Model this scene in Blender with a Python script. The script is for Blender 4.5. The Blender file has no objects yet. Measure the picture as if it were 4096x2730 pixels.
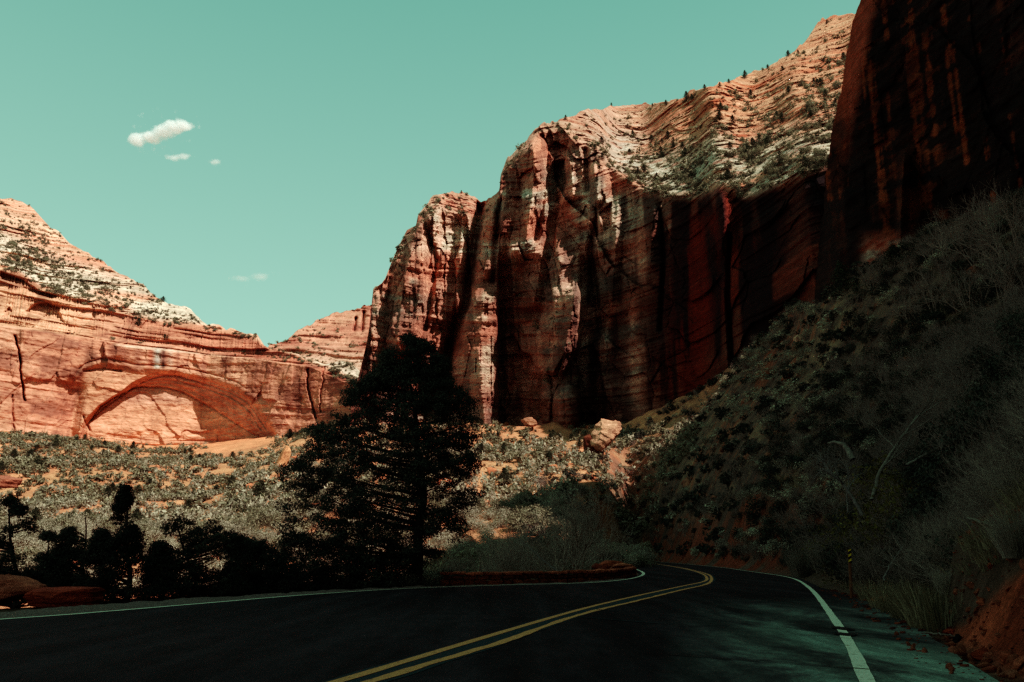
import bpy, math, random
import numpy as np
from mathutils import Vector, Matrix
R = math.radians
scene = bpy.context.scene
COL = scene.collection
PITCH = math.atan(214/800.0); CP, SP = math.cos(PITCH), math.sin(PITCH)
CAMZ = 1.15

# ------------------------------------------------------------------ survey helpers
# sights taken from the standpoint (0, 0, 1.15): column and row of a sight -> slopes x/y and z/y of its line
def sl(u, v):
    u = np.asarray(u, float); v = np.asarray(v, float)
    y = (341-v)/800; dy = CP - y*SP
    return (u-512)/800/dy, (SP + y*CP)/dy
def uv(a, t):
    k = 1/(CP + t*SP)
    return 512 + 800*a*k, 341 - 800*(t*CP - SP)*k
def at(u, v, Y):
    a, t = sl(u, v); return Vector((float(a)*Y, Y, CAMZ+float(t)*Y))
def gnd(u, v, z=0.0):
    a, t = sl(u, v); Y = (z-CAMZ)/float(t); return (float(a)*Y, Y)

# ------------------------------------------------------------------ noise
def _h(ix, iy, iz, s):
    n = (ix.astype(np.int64)*374761393 + iy.astype(np.int64)*668265263 + iz.astype(np.int64)*2147483647 + s*974634777) & 0xffffffff
    n = ((n ^ (n >> 13))*1274126177) & 0xffffffff
    n = ((n ^ (n >> 16))*2246822519) & 0xffffffff
    return ((n ^ (n >> 15)) & 0xffffff)/float(0xffffff)
def vn(x, y, z=None, s=0):
    x = np.asarray(x, float); y = np.asarray(y, float)
    z = np.zeros_like(x+y) if z is None else np.asarray(z, float)
    x, y, z = np.broadcast_arrays(x, y, z)
    ix, iy, iz = np.floor(x), np.floor(y), np.floor(z)
    fx, fy, fz = x-ix, y-iy, z-iz
    q = lambda f: f*f*f*(f*(f*6-15)+10)
    fx, fy, fz = q(fx), q(fy), q(fz); r = 0
    for a in (0, 1):
        for b in (0, 1):
            for c in (0, 1):
                r = r + _h(ix+a, iy+b, iz+c, s)*(fx if a else 1-fx)*(fy if b else 1-fy)*(fz if c else 1-fz)
    return r*2-1
def fbm(x, y, z=None, s=0, o=4, g=.5):
    r = 0; A = 1; T = 0; f = 1
    for k in range(o):
        r = r + A*vn(np.asarray(x)*f+k*7.3, np.asarray(y)*f+k*3.1, None if z is None else np.asarray(z)*f+k*5.7, s+k)
        T += A; A *= g; f *= 2.03
    return r/T
def cells(x, y, s=0):
    """jointed blocks: per-point cell value, offset inside the cell, gap distance"""
    ix, iy = np.floor(x), np.floor(y); z = np.zeros_like(ix)
    d1 = np.full(x.shape, 9.); d2 = d1.copy(); val = z.copy(); ox = z.copy(); v2 = z.copy()
    for a in (-1, 0, 1):
        for b in (-1, 0, 1):
            cx, cy = ix+a, iy+b
            px_ = cx+.1+.8*_h(cx, cy, z, s); py_ = cy+.1+.8*_h(cx, cy, z+1, s)
            d = np.maximum(abs(x-px_), abs(y-py_)*.9)+.25*np.hypot(x-px_, y-py_)
            m = d < d1
            d2 = np.where(m, d1, np.minimum(d2, d)); d1 = np.where(m, d, d1)
            val = np.where(m, _h(cx, cy, z+2, s), val); v2 = np.where(m, _h(cx, cy, z+3, s), v2); ox = np.where(m, x-px_, ox)
    return val, v2, ox, d2-d1
def ss(x, a, b):
    t = np.clip((x-a)/(b-a), 0, 1); return t*t*(3-2*t)
def mixc(c1, c2, m):
    m = np.clip(m, 0, 1)[..., None]; return c1*(1-m)+np.asarray(c2, float)*m
def desat(C, k):
    L = (C*np.array([.3, .55, .15])).sum(-1, keepdims=True); return C*(1-k)+L*k
def lin(r, g, b):
    f = lambda c: ((c/255+.055)/1.055)**2.4 if c > 10 else c/255/12.92
    return np.array([f(r), f(g), f(b)])
def poly_dist(u, v, pts):
    """signed distance to a closed outline (positive inside)"""
    P = np.array(pts, float); n = len(P); d = np.full(u.shape, 1e9); ins = np.zeros(u.shape, bool)
    for i in range(n):
        x1, y1 = P[i]; x2, y2 = P[(i+1) % n]
        ex, ey = x2-x1, y2-y1; t = np.clip(((u-x1)*ex+(v-y1)*ey)/(ex*ex+ey*ey+1e-9), 0, 1)
        d = np.minimum(d, np.hypot(u-x1-t*ex, v-y1-t*ey))
        c = ((y1 > v) != (y2 > v)) & (u < (x2-x1)*(v-y1)/(y2-y1+1e-12)+x1)
        ins ^= c
    return np.where(ins, d, -d)
def smooth_closed(pts, it=2):
    P = np.array(pts, float)
    for _ in range(it): Q = np.roll(P, -1, 0); P = np.stack([P*.75+Q*.25, P*.25+Q*.75], 1).reshape(-1, 2)
    return P
def line_dist(u, v, pts):
    P = np.array(pts, float); d = np.full(np.shape(u), 1e9)
    for i in range(len(P)-1):
        x1, y1 = P[i]; x2, y2 = P[i+1]; ex, ey = x2-x1, y2-y1
        t = np.clip(((u-x1)*ex+(v-y1)*ey)/(ex*ex+ey*ey+1e-9), 0, 1)
        d = np.minimum(d, np.hypot(u-x1-t*ex, v-y1-t*ey))
    return d

# ------------------------------------------------------------------ mesh helpers
def mesh(name, V, F, mat, col=None, smooth=False, uvs=None):
    me = bpy.data.meshes.new(name)
    V = np.asarray(V, np.float32).reshape(-1, 3)
    if isinstance(F, (tuple, list)) and len(F) and isinstance(F[0], np.ndarray): Fs = F
    else: Fs = [np.asarray(F, np.int32)]
    Fs = [f for f in Fs if len(f)]
    tot = sum(len(f) for f in Fs); li = np.concatenate([f.ravel() for f in Fs]).astype(np.int32)
    ln = np.concatenate([np.full(len(f), f.shape[1], np.int32) for f in Fs])
    st = np.concatenate([[0], np.cumsum(ln)[:-1]]).astype(np.int32)
    me.vertices.add(len(V)); me.vertices.foreach_set('co', V.ravel())
    me.loops.add(len(li)); me.loops.foreach_set('vertex_index', li)
    me.polygons.add(tot); me.polygons.foreach_set('loop_start', st)
    me.update(calc_edges=True)
    if smooth: me.polygons.foreach_set('use_smooth', np.ones(tot, bool))
    if col is not None:
        c = np.ones((len(V), 4), np.float32); c[:, :3] = np.asarray(col).reshape(-1, 3)
        at_ = me.color_attributes.new('Col', 'FLOAT_COLOR', 'POINT'); at_.data.foreach_set('color', c.ravel())
    me.materials.append(mat)
    return me
def link(name, me, parent=None, loc=None):
    o = bpy.data.objects.new(name, me); COL.objects.link(o)
    if parent: o.parent = parent
    if loc is not None: o.location = loc
    return o
def tag(o, label=None, cat=None, group=None, kind=None):
    if label: o['label'] = label
    if cat: o['category'] = cat
    if group: o['group'] = group
    if kind: o['kind'] = kind
    return o
def empty(name, loc=(0, 0, 0)):
    o = bpy.data.objects.new(name, None); o.location = loc; o.empty_display_size = .2; COL.objects.link(o); return o
def copy_thing(o, loc, rz, sc):
    r = o.copy(); COL.objects.link(r); r.location = loc; r.rotation_euler = (0, 0, rz); r.scale = sc
    for ch in list(o.children):
        c = ch.copy(); COL.objects.link(c); c.parent = r
    return r
def grid_faces(nr, nc, off=0):
    i = np.arange(nr-1)[:, None]*nc + np.arange(nc-1)[None, :]
    i = i.ravel()+off
    return np.stack([i, i+1, i+nc+1, i+nc], 1)

# ------------------------------------------------------------------ materials
class NT:
    def __init__(s, name):
        s.m = bpy.data.materials.new(name); s.m.use_nodes = True; s.t = s.m.node_tree; s.b = s.t.nodes['Principled BSDF']
        s.b.inputs['Specular IOR Level'].default_value = .2
    def n(s, typ, **kw):
        x = s.t.nodes.new(typ)
        for k, v in kw.items():
            if k in x.inputs.keys() if isinstance(k, str) else False: x.inputs[k].default_value = v
            else: setattr(x, k, v)
        return x
    def l(s, a, b): s.t.links.new(a, b)
    def noise(s, vec, scale, detail=5, rough=.6, dist=0):
        x = s.n('ShaderNodeTexNoise'); x.inputs['Scale'].default_value = scale; x.inputs['Detail'].default_value = detail
        x.inputs['Roughness'].default_value = rough; x.inputs['Distortion'].default_value = dist; s.l(vec, x.inputs['Vector']); return x.outputs['Fac']
    def vmap(s, scale, src=None, rot=(0, 0, 0)):
        if src is None: src = s.n('ShaderNodeNewGeometry').outputs['Position']
        x = s.n('ShaderNodeMapping'); x.inputs['Scale'].default_value = scale; x.inputs['Rotation'].default_value = rot; s.l(src, x.inputs['Vector']); return x.outputs['Vector']
    def rng(s, f, a, b, c, d):
        x = s.n('ShaderNodeMapRange'); s.l(f, x.inputs[0])
        for i, v in enumerate((a, b, c, d)): x.inputs[i+1].default_value = v
        return x.outputs[0]
    def mix(s, fac, a, b, mode='MIX'):
        x = s.n('ShaderNodeMix'); x.data_type = 'RGBA'; x.blend_type = mode; x.clamp_factor = True
        for v, i in ((fac, 0), (a, 6), (b, 7)):
            if hasattr(v, 'links'): s.l(v, x.inputs[i])
            elif i == 0: x.inputs[0].default_value = v
            else: x.inputs[i].default_value = (*v, 1)
        return x.outputs[2]
    def math(s, op, a, b):
        x = s.n('ShaderNodeMath'); x.operation = op
        for i, v in enumerate((a, b)):
            if hasattr(v, 'links'): s.l(v, x.inputs[i])
            else: x.inputs[i].default_value = v
        return x.outputs[0]
    def col(s): return s.n('ShaderNodeVertexColor', layer_name='Col').outputs['Color']
    def bump(s, h, strength, dist):
        x = s.n('ShaderNodeBump'); x.inputs['Strength'].default_value = strength; x.inputs['Distance'].default_value = dist
        s.l(h, x.inputs['Height']); s.l(x.outputs[0], s.b.inputs['Normal'])
    def out(s, c, rough=.9):
        if hasattr(c, 'links'): s.l(c, s.b.inputs['Base Color'])
        else: s.b.inputs['Base Color'].default_value = (*c, 1)
        if hasattr(rough, 'links'): s.l(rough, s.b.inputs['Roughness'])
        else: s.b.inputs['Roughness'].default_value = rough
        return s.m
def rock_mat(name, k=1.0, strat=(.04, .04, .9), rot=(0, 0, 0), bump=.75, dark_line=.86):
    s = NT(name); c = s.col()
    lay = s.noise(s.vmap([q/k for q in strat], rot=rot), 1.0, 8, .65, .6)
    stk = s.noise(s.vmap((.45/k, .45/k, .03/k)), 1.0, 6, .6, .3)
    mot = s.noise(s.vmap((1, 1, 1)), .09/k, 9, .7)
    fine = s.noise(s.vmap((1, 1, 1.6)), .9/k, 9, .75)
    lay2 = s.noise(s.vmap([q*m/k for q, m in zip(strat, (3.2, 3.2, 2.6))], rot=rot), 1.0, 5, .7, .8)
    vor = s.n('ShaderNodeTexVoronoi'); vor.feature = 'DISTANCE_TO_EDGE'; vor.distance = 'EUCLIDEAN'; vor.inputs['Scale'].default_value = 1.0
    wv = s.n('ShaderNodeVectorMath'); wv.operation = 'ADD'; nzv = s.n('ShaderNodeTexNoise'); nzv.inputs['Scale'].default_value = .35/k; nzv.inputs['Detail'].default_value = 6; nzv.inputs['Roughness'].default_value = .7; s.l(s.vmap((1, 1, 1)), nzv.inputs['Vector'])
    s.l(s.vmap((.16/k, .16/k, .07/k)), wv.inputs[0]); s.l(nzv.outputs['Color'], wv.inputs[1]); s.l(wv.outputs[0], vor.inputs['Vector'])
    crk = s.rng(vor.outputs['Distance'], 0, .035, dark_line, 1)
    f = s.rng(lay, .32, .68, .72, 1.2); f2 = s.rng(stk, .3, .7, .86, 1.10); f3 = s.rng(mot, .3, .7, .78, 1.18); f4 = s.math('MULTIPLY', s.math('MULTIPLY', s.rng(fine, .3, .7, .72, 1.25), s.rng(lay2, .33, .62, .72, 1.14)), crk)
    t = s.math('MULTIPLY', s.math('MULTIPLY', f, f2), s.math('MULTIPLY', f3, f4))
    g = s.n('ShaderNodeCombineColor')
    s.l(s.math('POWER', t, .92), g.inputs[0]); s.l(t, g.inputs[1]); s.l(s.math('POWER', t, 1.04), g.inputs[2])
    c = s.mix(1.0, c, g.outputs[0], 'MULTIPLY')
    h = s.math('ADD', s.math('ADD', s.math('MULTIPLY', lay, 1.0), s.math('ADD', fine, mot)), s.math('ADD', s.math('MULTIPLY', crk, .8), s.math('MULTIPLY', lay2, .6)))
    s.bump(h, bump, 1.6*k)
    return s.out(c, .92)
M = {}
M['massif'] = rock_mat('sandstone_massif', 2.0)
M['arch'] = rock_mat('sandstone_far', 3.2, dark_line=.75, strat=(.03, .03, .5), rot=(R(4), R(6), 0), bump=.4)
M['dark'] = rock_mat('sandstone_varnished', 1.3)
M['boulder'] = rock_mat('sandstone_boulder', .12, dark_line=.8, strat=(.2, .2, 1.0), rot=(.3, .2, 0))
M['bigboulder'] = rock_mat('sandstone_big_boulder', .6, strat=(.2, .1, 1.0), rot=(.5, .3, 0))
def soil_mat():
    s = NT('soil'); c = s.col()
    a = s.noise(s.vmap((1, 1, 1)), 1.3, 10, .75); b = s.noise(s.vmap((1, 1, 1)), .11, 6, .6); e = s.noise(s.vmap((1, 1, 1)), 14, 4, .7)
    t = s.math('MULTIPLY', s.math('MULTIPLY', s.rng(a, .3, .7, .45, 1.5), s.rng(b, .3, .7, .75, 1.25)), s.rng(e, .3, .7, .6, 1.35))
    g = s.n('ShaderNodeCombineColor'); [s.l(t, g.inputs[i]) for i in range(3)]
    s.bump(s.math('ADD', a, s.math('MULTIPLY', e, .15)), .8, .5)
    return s.out(s.mix(1.0, c, g.outputs[0], 'MULTIPLY'), .95)
M['soil'] = soil_mat()
def leaf_mat(name, c1, c2, tr=.15):
    s = NT(name); oi = s.n('ShaderNodeObjectInfo').outputs['Random']
    f = s.noise(s.vmap((1, 1, 1)), .8, 3, .6); f2 = s.n('ShaderNodeNewGeometry').outputs['Random Per Island']
    c = s.mix(s.rng(f, .35, .65, 0, 1), c1, c2)
    k = s.math('MULTIPLY', s.rng(f2, 0, 1, .55, 1.5), s.rng(oi, 0, 1, .75, 1.3))
    g = s.n('ShaderNodeCombineColor'); [s.l(k, g.inputs[i]) for i in range(3)]
    cc = s.mix(1.0, c, g.outputs[0], 'MULTIPLY'); m = s.out(cc, .75)
    tl = s.n('ShaderNodeBsdfTranslucent'); s.l(cc, tl.inputs[0]); mx = s.n('ShaderNodeMixShader'); mx.inputs[0].default_value = .3; s.l(s.b.outputs[0], mx.inputs[1]); s.l(tl.outputs[0], mx.inputs[2]); s.l(mx.outputs[0], s.t.nodes['Material Output'].inputs['Surface']); return m
M['shrub'] = leaf_mat('shrub_leaves', (.17, .17, .115), (.24, .22, .155))
M['shrub_grey'] = leaf_mat('grey_shrub_leaves', (.26, .245, .185), (.34, .31, .24))
M['juniper'] = leaf_mat('juniper_leaves', (.035, .05, .03), (.06, .07, .04))
M['dkleaf'] = leaf_mat('dark_leaves', (.045, .055, .042), (.078, .086, .062))
M['yleaf'] = leaf_mat('yellow_leaves', (.10, .095, .03), (.20, .17, .06))
M['grass'] = leaf_mat('dry_grass', (.30, .25, .16), (.20, .18, .12))
M['sage'] = leaf_mat('rabbitbrush', (.30, .26, .21), (.36, .32, .26))
def flat(name, c, rough=.85, nz=.5, sc=20, spec=.2):
    s = NT(name); f = s.noise(s.vmap((1, 1, 1)), sc, 6, .7); t = s.rng(f, .3, .7, 1-nz, 1+nz)
    g = s.n('ShaderNodeCombineColor'); [s.l(t, g.inputs[i]) for i in range(3)]
    s.b.inputs['Specular IOR Level'].default_value = spec
    return s.out(s.mix(1.0, c, g.outputs[0], 'MULTIPLY'), rough)
M['bark'] = flat('bark', (.05, .04, .033), .9, .5, 12)
M['twig'] = flat('twig', (.25, .20, .165), .9, .4, 6)
M['brush'] = flat('brush', (.33, .27, .22), .9, .4, 6)
M['mtwig'] = flat('fine_twig', (.22, .18, .15), .9, .4, 6)
M['paletwig'] = flat('pale_twig', (.20, .18, .16), .9, .4, 6)
M['deadwood'] = flat('dead_wood', (.19, .165, .135), .85, .4, 9)
# ------------------------------------------------------------------ the massif
def pl(pts, x):
    P = np.array(pts, float); return np.interp(x, P[:, 0], P[:, 1])
SKY_M = [(352,392),(357,385),(366,345),(370,322),(373,290),(385,279),(392,262),(398,248),(407,230),(416,226),(418,215),(428,204),(431,198),(440,195),(452,191),(466,193),(474,197),(481,203),(487,200),(492,196),(498,192),(499.5,190),(500.5,176),(507,161),(518,150),(529,139),(535,132),(540,126),(566,119),(585,112),(609,107),(630,106),(653,104),(670,101),(696,91),(720,84),(740,78),(760,70),(779,61),(788,56),(805,43),(818,22),(830,18),(855,14),(870,5),(900,-20),(930,-45)]
RIM_M = [(352,392),(373,300),(398,262),(418,232),(440,214),(460,222),(481,232),(499,204),(501,180),(520,156),(540,135),(560,133),(580,150),(600,158),(612,178),(630,186),(645,196),(665,203),(700,200),(715,186),(730,190),(745,202),(760,196),(780,188),(800,182),(830,172),(900,160)]
BASE_Y = [(340,384),(400,390),(450,394),(500,388),(560,374),(620,347),(700,300),(760,254),(830,216),(930,190)]
def ridge(u, v, path, prot, wl, wr, ease=14):
    P = np.array(path, float); ur = np.interp(v, P[:, 1], P[:, 0])
    du = u-ur; f = np.where(du < 0, np.clip(1+du/wl, 0, 1), np.clip(1-du/wr, 0, 1))
    e = ss(v, P[0, 1]-ease*.4, P[0, 1]+ease)*ss(-v, -P[-1, 1]-ease, -P[-1, 1]+2)
    return -prot*f*e
def march(a, t0, t1, nr, Y0, slope_fn, power=1.0):
    """walk up a face from its foot: each step follows the local steepness"""
    nc = len(a); T = np.zeros((nr, nc)); Y = np.zeros((nr, nc)); Y[0] = Y0; T[0] = t0
    for j in range(1, nr):
        f = (j/(nr-1))**power
        T[j] = t0+(t1-t0)*f
        s = slope_fn(a, T[j], Y[j-1], j)
        s = np.maximum(s, T[j]+.10)
        Y[j] = Y[j-1]*np.exp((T[j]-T[j-1])/(s-T[j]))
    return T, Y
def layer(z, x, y, th, s=0):
    w = z + 3.0*fbm(x/40, y/40, z/60, s+40, 3)
    return fbm(w/th, x/90, y/90, s, 4, .6)

def build_massif():
    nc, nr = 860, 700
    ue = np.linspace(344, 930, nc)                       # columns by bearing at mid height
    # outline: bearings are taken where each skyline point stands
    sa, st = sl([p[0] for p in SKY_M], [p[1] for p in SKY_M])
    a = np.linspace(sl(352, 392)[0], sl(930, 0)[0], nc)
    o = np.argsort(sa); t1 = np.interp(a, sa[o], st[o])
    t1 = t1 + .004*fbm(a*70, 0*a, None, 3, 4) + .004*np.clip(vn(a*160, 0*a, None, 5), 0, 1)
    y0 = np.interp(a, sl([p[0] for p in BASE_Y], 430)[0], [p[1] for p in BASE_Y])
    ra, rt = sl([p[0] for p in RIM_M], [p[1] for p in RIM_M]); o = np.argsort(ra); rim = np.interp(a, ra[o], rt[o])
    rim = rim + .006*fbm(a*40, 0*a, None, 9, 3)
    rs = np.convolve(np.pad(rim, 20, mode='edge'), np.ones(41)/41, 'valid'); rim = np.where(a > .06, rs+.35*(rim-rs), rim)
    rim = np.minimum(rim, t1-.004)
    t0 = np.full(nc, .02)
    def slope(a, T, Y, j):
        x, z = a*Y, CAMZ+T*Y
        u_, v_ = uv(a, T)
        wall = 6.5+2.5*fbm(u_/60, v_/40, None, 7, 3)
        top = .98+.30*fbm(u_/70, v_/50, None, 12, 2)
        return wall + (top-wall)*ss(T, rim-.006, rim+.012)
    T, Y = march(a, t0, t1, nr, y0, slope)
    A = np.repeat(a[None, :], nr, 0)
    U, V = uv(A, T); X = A*Y; Z = CAMZ+T*Y
    up = ss(T, rim[None]-.004, rim[None]+.02)
    d = np.zeros_like(Y)
    # bedding: hard and soft layers step in and out
    Lz = Z+.12*X+3*fbm(X/40, Z/60, None, 41, 3)
    bed = fbm(Lz/5.5, X/120, None, 43, 4, .6); bed2 = fbm(Lz/1.9, X/45, None, 47, 3, .6)
    d += (1-up)*(1.5*np.tanh(bed*4)+.8*np.tanh(bed2*3))*(1-.75*ss(U, 640, 700)*ss(V, 215, 240))
    Lt = Z+.30*X*.6+5*fbm(X/60, Z/60, None, 44, 3)
    brk = ss(fbm(X/16, Z/9, None, 53, 3), -.25, .35)
    d += up*((.1+brk)*1.3*np.tanh(fbm(Lt/6, X/22, None, 48, 3)*3.5)+(.4+brk)*1.3*np.tanh(fbm(Lt/2.2, X/7, None, 49, 4, .65)*3)+2.2*fbm(X/5, Z/3, Y/7, 54, 4))
    d += up*5*fbm(X/14, Z/14, None, 52, 4)
    bv = np.zeros_like(Y)
    for (w, h, amp, sd) in ((30, 120, 15.0, 1), (13, 52, 9.0, 2), (6, 19, 4.2, 3), (2.8, 7, 1.7, 4)):
        s_ = X*.9+Y*.25; wx = s_/w+.10*fbm(X/30, Z/45, None, 20+sd, 3); wy = Z/h+.13*fbm(X/25, Z/25, None, 24+sd, 2)
        val, v2, ox, gap = cells(wx, wy, sd)
        k = amp*(1-up*.85)
        calm = ss(U, 640, 700)*.55*(sd < 3)
        d += k*(1-calm)*((val-.5)*.9 + ox*(v2*2.4-.7))
        d += k*(1-calm)*(.22 if sd > 2 else .08)*ss(.05-gap, 0, .05); bv += (val-.5)*(1-up)*(.5 if sd < 3 else .8)
    d += (2.5*fbm(X/18, Z/22, Y/30, 31, 5)+.8*fbm(X/3.5, Z/2.0, None, 35, 4))*(1-.3*up)
    # buttresses seen in the photograph
    H = lambda *k: ridge(U, V, *k)
    d += H([(487,287),(483,302),(482,325),(479,353),(480,380),(486,430)], 22, 34, 17)
    d += H([(478,350),(482,372),(486,400),(490,430)], 10, 12, 14)
    d += H([(504,332),(508,352),(509,382),(504,415)], 10, 10, 6)
    d += H([(576,288),(571,322),(564,353),(553,372)], 30, 30, 15, 8)
    d += H([(531,140),(536,160),(532,200),(524,252)], 27, 30, 22)
    d += H([(508,176),(505,200),(498,240),(490,270)], 14, 14, 13)
    d += H([(566,150),(571,165),(573,195)], 20, 18, 16)
    d += H([(593,158),(597,190),(600,222)], 19, 18, 17)
    d += H([(431,206),(426,240),(420,290),(412,345)], 19, 18, 18)
    d += H([(410,250),(402,300),(396,350)], 12, 14, 14)
    d += H([(445,240),(442,280),(438,320)], 10, 14, 12)
    d += H([(380,290),(374,330),(368,400)], 8, 8, 14)
    d += H([(462,222),(462,250),(452,310)], 11, 12, 13)
    d += H([(541,240),(540,270),(534,300)], 9, 16, 10)
    d += H([(556,232),(560,262),(552,330)], 9, 14, 10)
    d += H([(618,195),(616,240),(612,300)], 9, 14, 7)
    d += H([(656,200),(652,230),(650,262)], 10, 16, 10)
    d += H([(722,190),(724,222),(722,248)], 16, 22, 12)
    d += H([(730,250),(728,300),(728,380)], 6, 20, 3)
    # the domed knob low on the face
    kn = np.clip(1-((U-567)/15)**2-((V-408)/26)**2, 0, 1); d -= 27*np.sqrt(kn)
    kn = np.clip(1-((U-546)/6)**2-((V-400)/30)**2, 0, 1); d -= 8*np.sqrt(kn)
    kn = np.clip(1-((U-582)/14)**2-((V-214)/14)**2, 0, 1); d -= 8*np.sqrt(kn)
    # the lower face falls back in two great steps, each turned away from the afternoon sun
    lo = ss(V, 238, 285)*(1-ss(V, 425, 440)*.3)
    d += lo*30*np.clip((563-U)/64, 0, 1)*ss(U, 496.5, 500)+lo*20*np.clip((648-U)/66, 0, 1)*ss(U, 577, 582)
    md = ss(V, 150, 175)*(1-lo)
    d += md*7*np.clip((590-U)/40, 0, 1)*ss(U, 545, 551)
    # gullies
    for path, w, dep in (([(481,204),(474,241),(466,300),(450,345),(440,410)], 5, 26), ([(500,200),(497,240),(492,280)], 3, 12),
                         ([(729,235),(728,300),(731,360)], 2.2, 14), ([(548,150),(545,190),(535,240)], 3, 10), ([(585,150),(588,190)], 3, 9),
                         ([(600,205),(590,250),(600,330)], 3, 9), ([(423,215),(436,260),(425,330)], 3, 10), ([(660,210),(664,260),(660,330)], 2, 8)):
        d += dep*np.exp(-(line_dist(U, V, path)/w)**2)
    # alcove under the rim
    pd = poly_dist(U, V, [(545,178),(552,160),(566,158),(568,185),(560,205),(548,205)]); d += 11*ss(pd, 0, 3)
    pd = poly_dist(U, V, [(598,212),(612,200),(612,228),(604,232)]); d += 9*ss(pd, 0, 2)
    fade = ss(np.arange(nr)[:, None]/(nr-1.), 1.0, .985)
    Y2 = Y + d*fade
    X2 = A*Y2; Z2 = CAMZ+T*Y2
    # ---- colour
    red = lin(212, 134, 104); pink = lin(242, 194, 166); pale = lin(226, 204, 178); dk = lin(74, 48, 42); bl = lin(38, 30, 30); cr = lin(128, 50, 36)
    n1 = fbm(X/30, Z/16, Y/60, 50, 5); n2 = fbm(X/9, Z/5, None, 55, 4); st = fbm(X/3.2, Z/60, Y/12, 60, 4); st2 = fbm(X/9, Z/110, Y/20, 66, 3)
    C = mixc(np.broadcast_to(red, U.shape+(3,)), pink, .35+1.3*n1)
    C = mixc(C, pale, ss(n1*.6+n2*.6+.25*np.exp(-((V-200)/30)**2), .12, .5)*(1-up))
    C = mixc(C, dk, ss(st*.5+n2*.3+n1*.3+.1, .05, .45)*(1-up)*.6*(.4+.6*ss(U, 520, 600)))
    C = C*np.clip(1+.55*bv, .45, 1.5)[..., None]
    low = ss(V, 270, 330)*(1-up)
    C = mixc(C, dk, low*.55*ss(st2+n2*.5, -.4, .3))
    # dark red curtain to the right, streaked black
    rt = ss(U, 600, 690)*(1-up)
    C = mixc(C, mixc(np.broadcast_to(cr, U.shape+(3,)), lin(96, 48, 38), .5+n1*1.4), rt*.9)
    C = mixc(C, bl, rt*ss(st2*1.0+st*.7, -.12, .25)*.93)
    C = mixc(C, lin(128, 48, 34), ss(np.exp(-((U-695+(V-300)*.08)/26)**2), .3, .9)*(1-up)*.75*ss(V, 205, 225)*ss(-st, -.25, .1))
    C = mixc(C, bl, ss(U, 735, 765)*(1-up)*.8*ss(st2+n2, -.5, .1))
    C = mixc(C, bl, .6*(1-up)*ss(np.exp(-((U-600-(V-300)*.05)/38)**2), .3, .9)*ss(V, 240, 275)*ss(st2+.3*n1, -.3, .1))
    # slickrock above the rim
    cb = fbm((Z+.45*X)/2.6, X/45, None, 70, 4); T2 = mixc(np.broadcast_to(lin(232, 176, 146), U.shape+(3,)), lin(205, 116, 86), .35+.9*cb+.5*n1)
    wh = ss(-(V-pl(RIM_M, U))+0, -2, 6)*ss((V-pl(RIM_M, U)), -75, -30)*ss(U, 570, 640)
    T2 = mixc(T2, lin(212, 202, 182), wh*ss(n1+.35+.4*n2, 0, .5)*.9)
    T2 = mixc(T2, lin(190, 86, 58), ss(n2+n1*.7, .35, .6)*.5)
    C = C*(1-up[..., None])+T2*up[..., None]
    C = mixc(C, lin(222, 190, 160), .8*ss(8-abs(U-488), 0, 4)*ss(V, 285, 300)*ss(n2, -.3, .2)*ss(-V, -400, -380))
    C = desat(C, (.20*ss(700-U, 0, 100))[..., None])
    rest_pts = np.stack([X2, Y2, Z2], -1)
    # back of the mountain: plateau behind the skyline and a far side
    top = rest_pts[-1]; b1 = top*np.array([1, 1, 1]) + np.array([0, 1, 0])*26 - np.array([0, 0, 5.]); b2 = b1+np.array([8., 90, -60.]); b3 = b2+np.array([8., 30, -220.])
    P = np.concatenate([rest_pts, b1[None], b2[None], b3[None]], 0); CC = np.concatenate([C, C[-1:], C[-1:], C[-1:]], 0)
    # left end turned away
    k = 14; e = P[:, 0]; side = [e + np.array([-.2*q*q*.3, 5.*q, -.0*q]) for q in range(k, 0, -1)]
    P = np.concatenate([np.stack(side, 1), P], 1); CC = np.concatenate([np.repeat(CC[:, :1], k, 1), CC], 1)
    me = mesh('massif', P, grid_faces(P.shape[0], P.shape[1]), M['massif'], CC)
    o = link('sandstone_massif', me); tag(o, 'tall red sandstone massif with sunlit buttresses and pale slickrock top', 'cliff', kind='structure')
    return dict(P=rest_pts, U=U, V=V, up=up, n=n1, n2=n2)
MS = build_massif()

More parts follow.
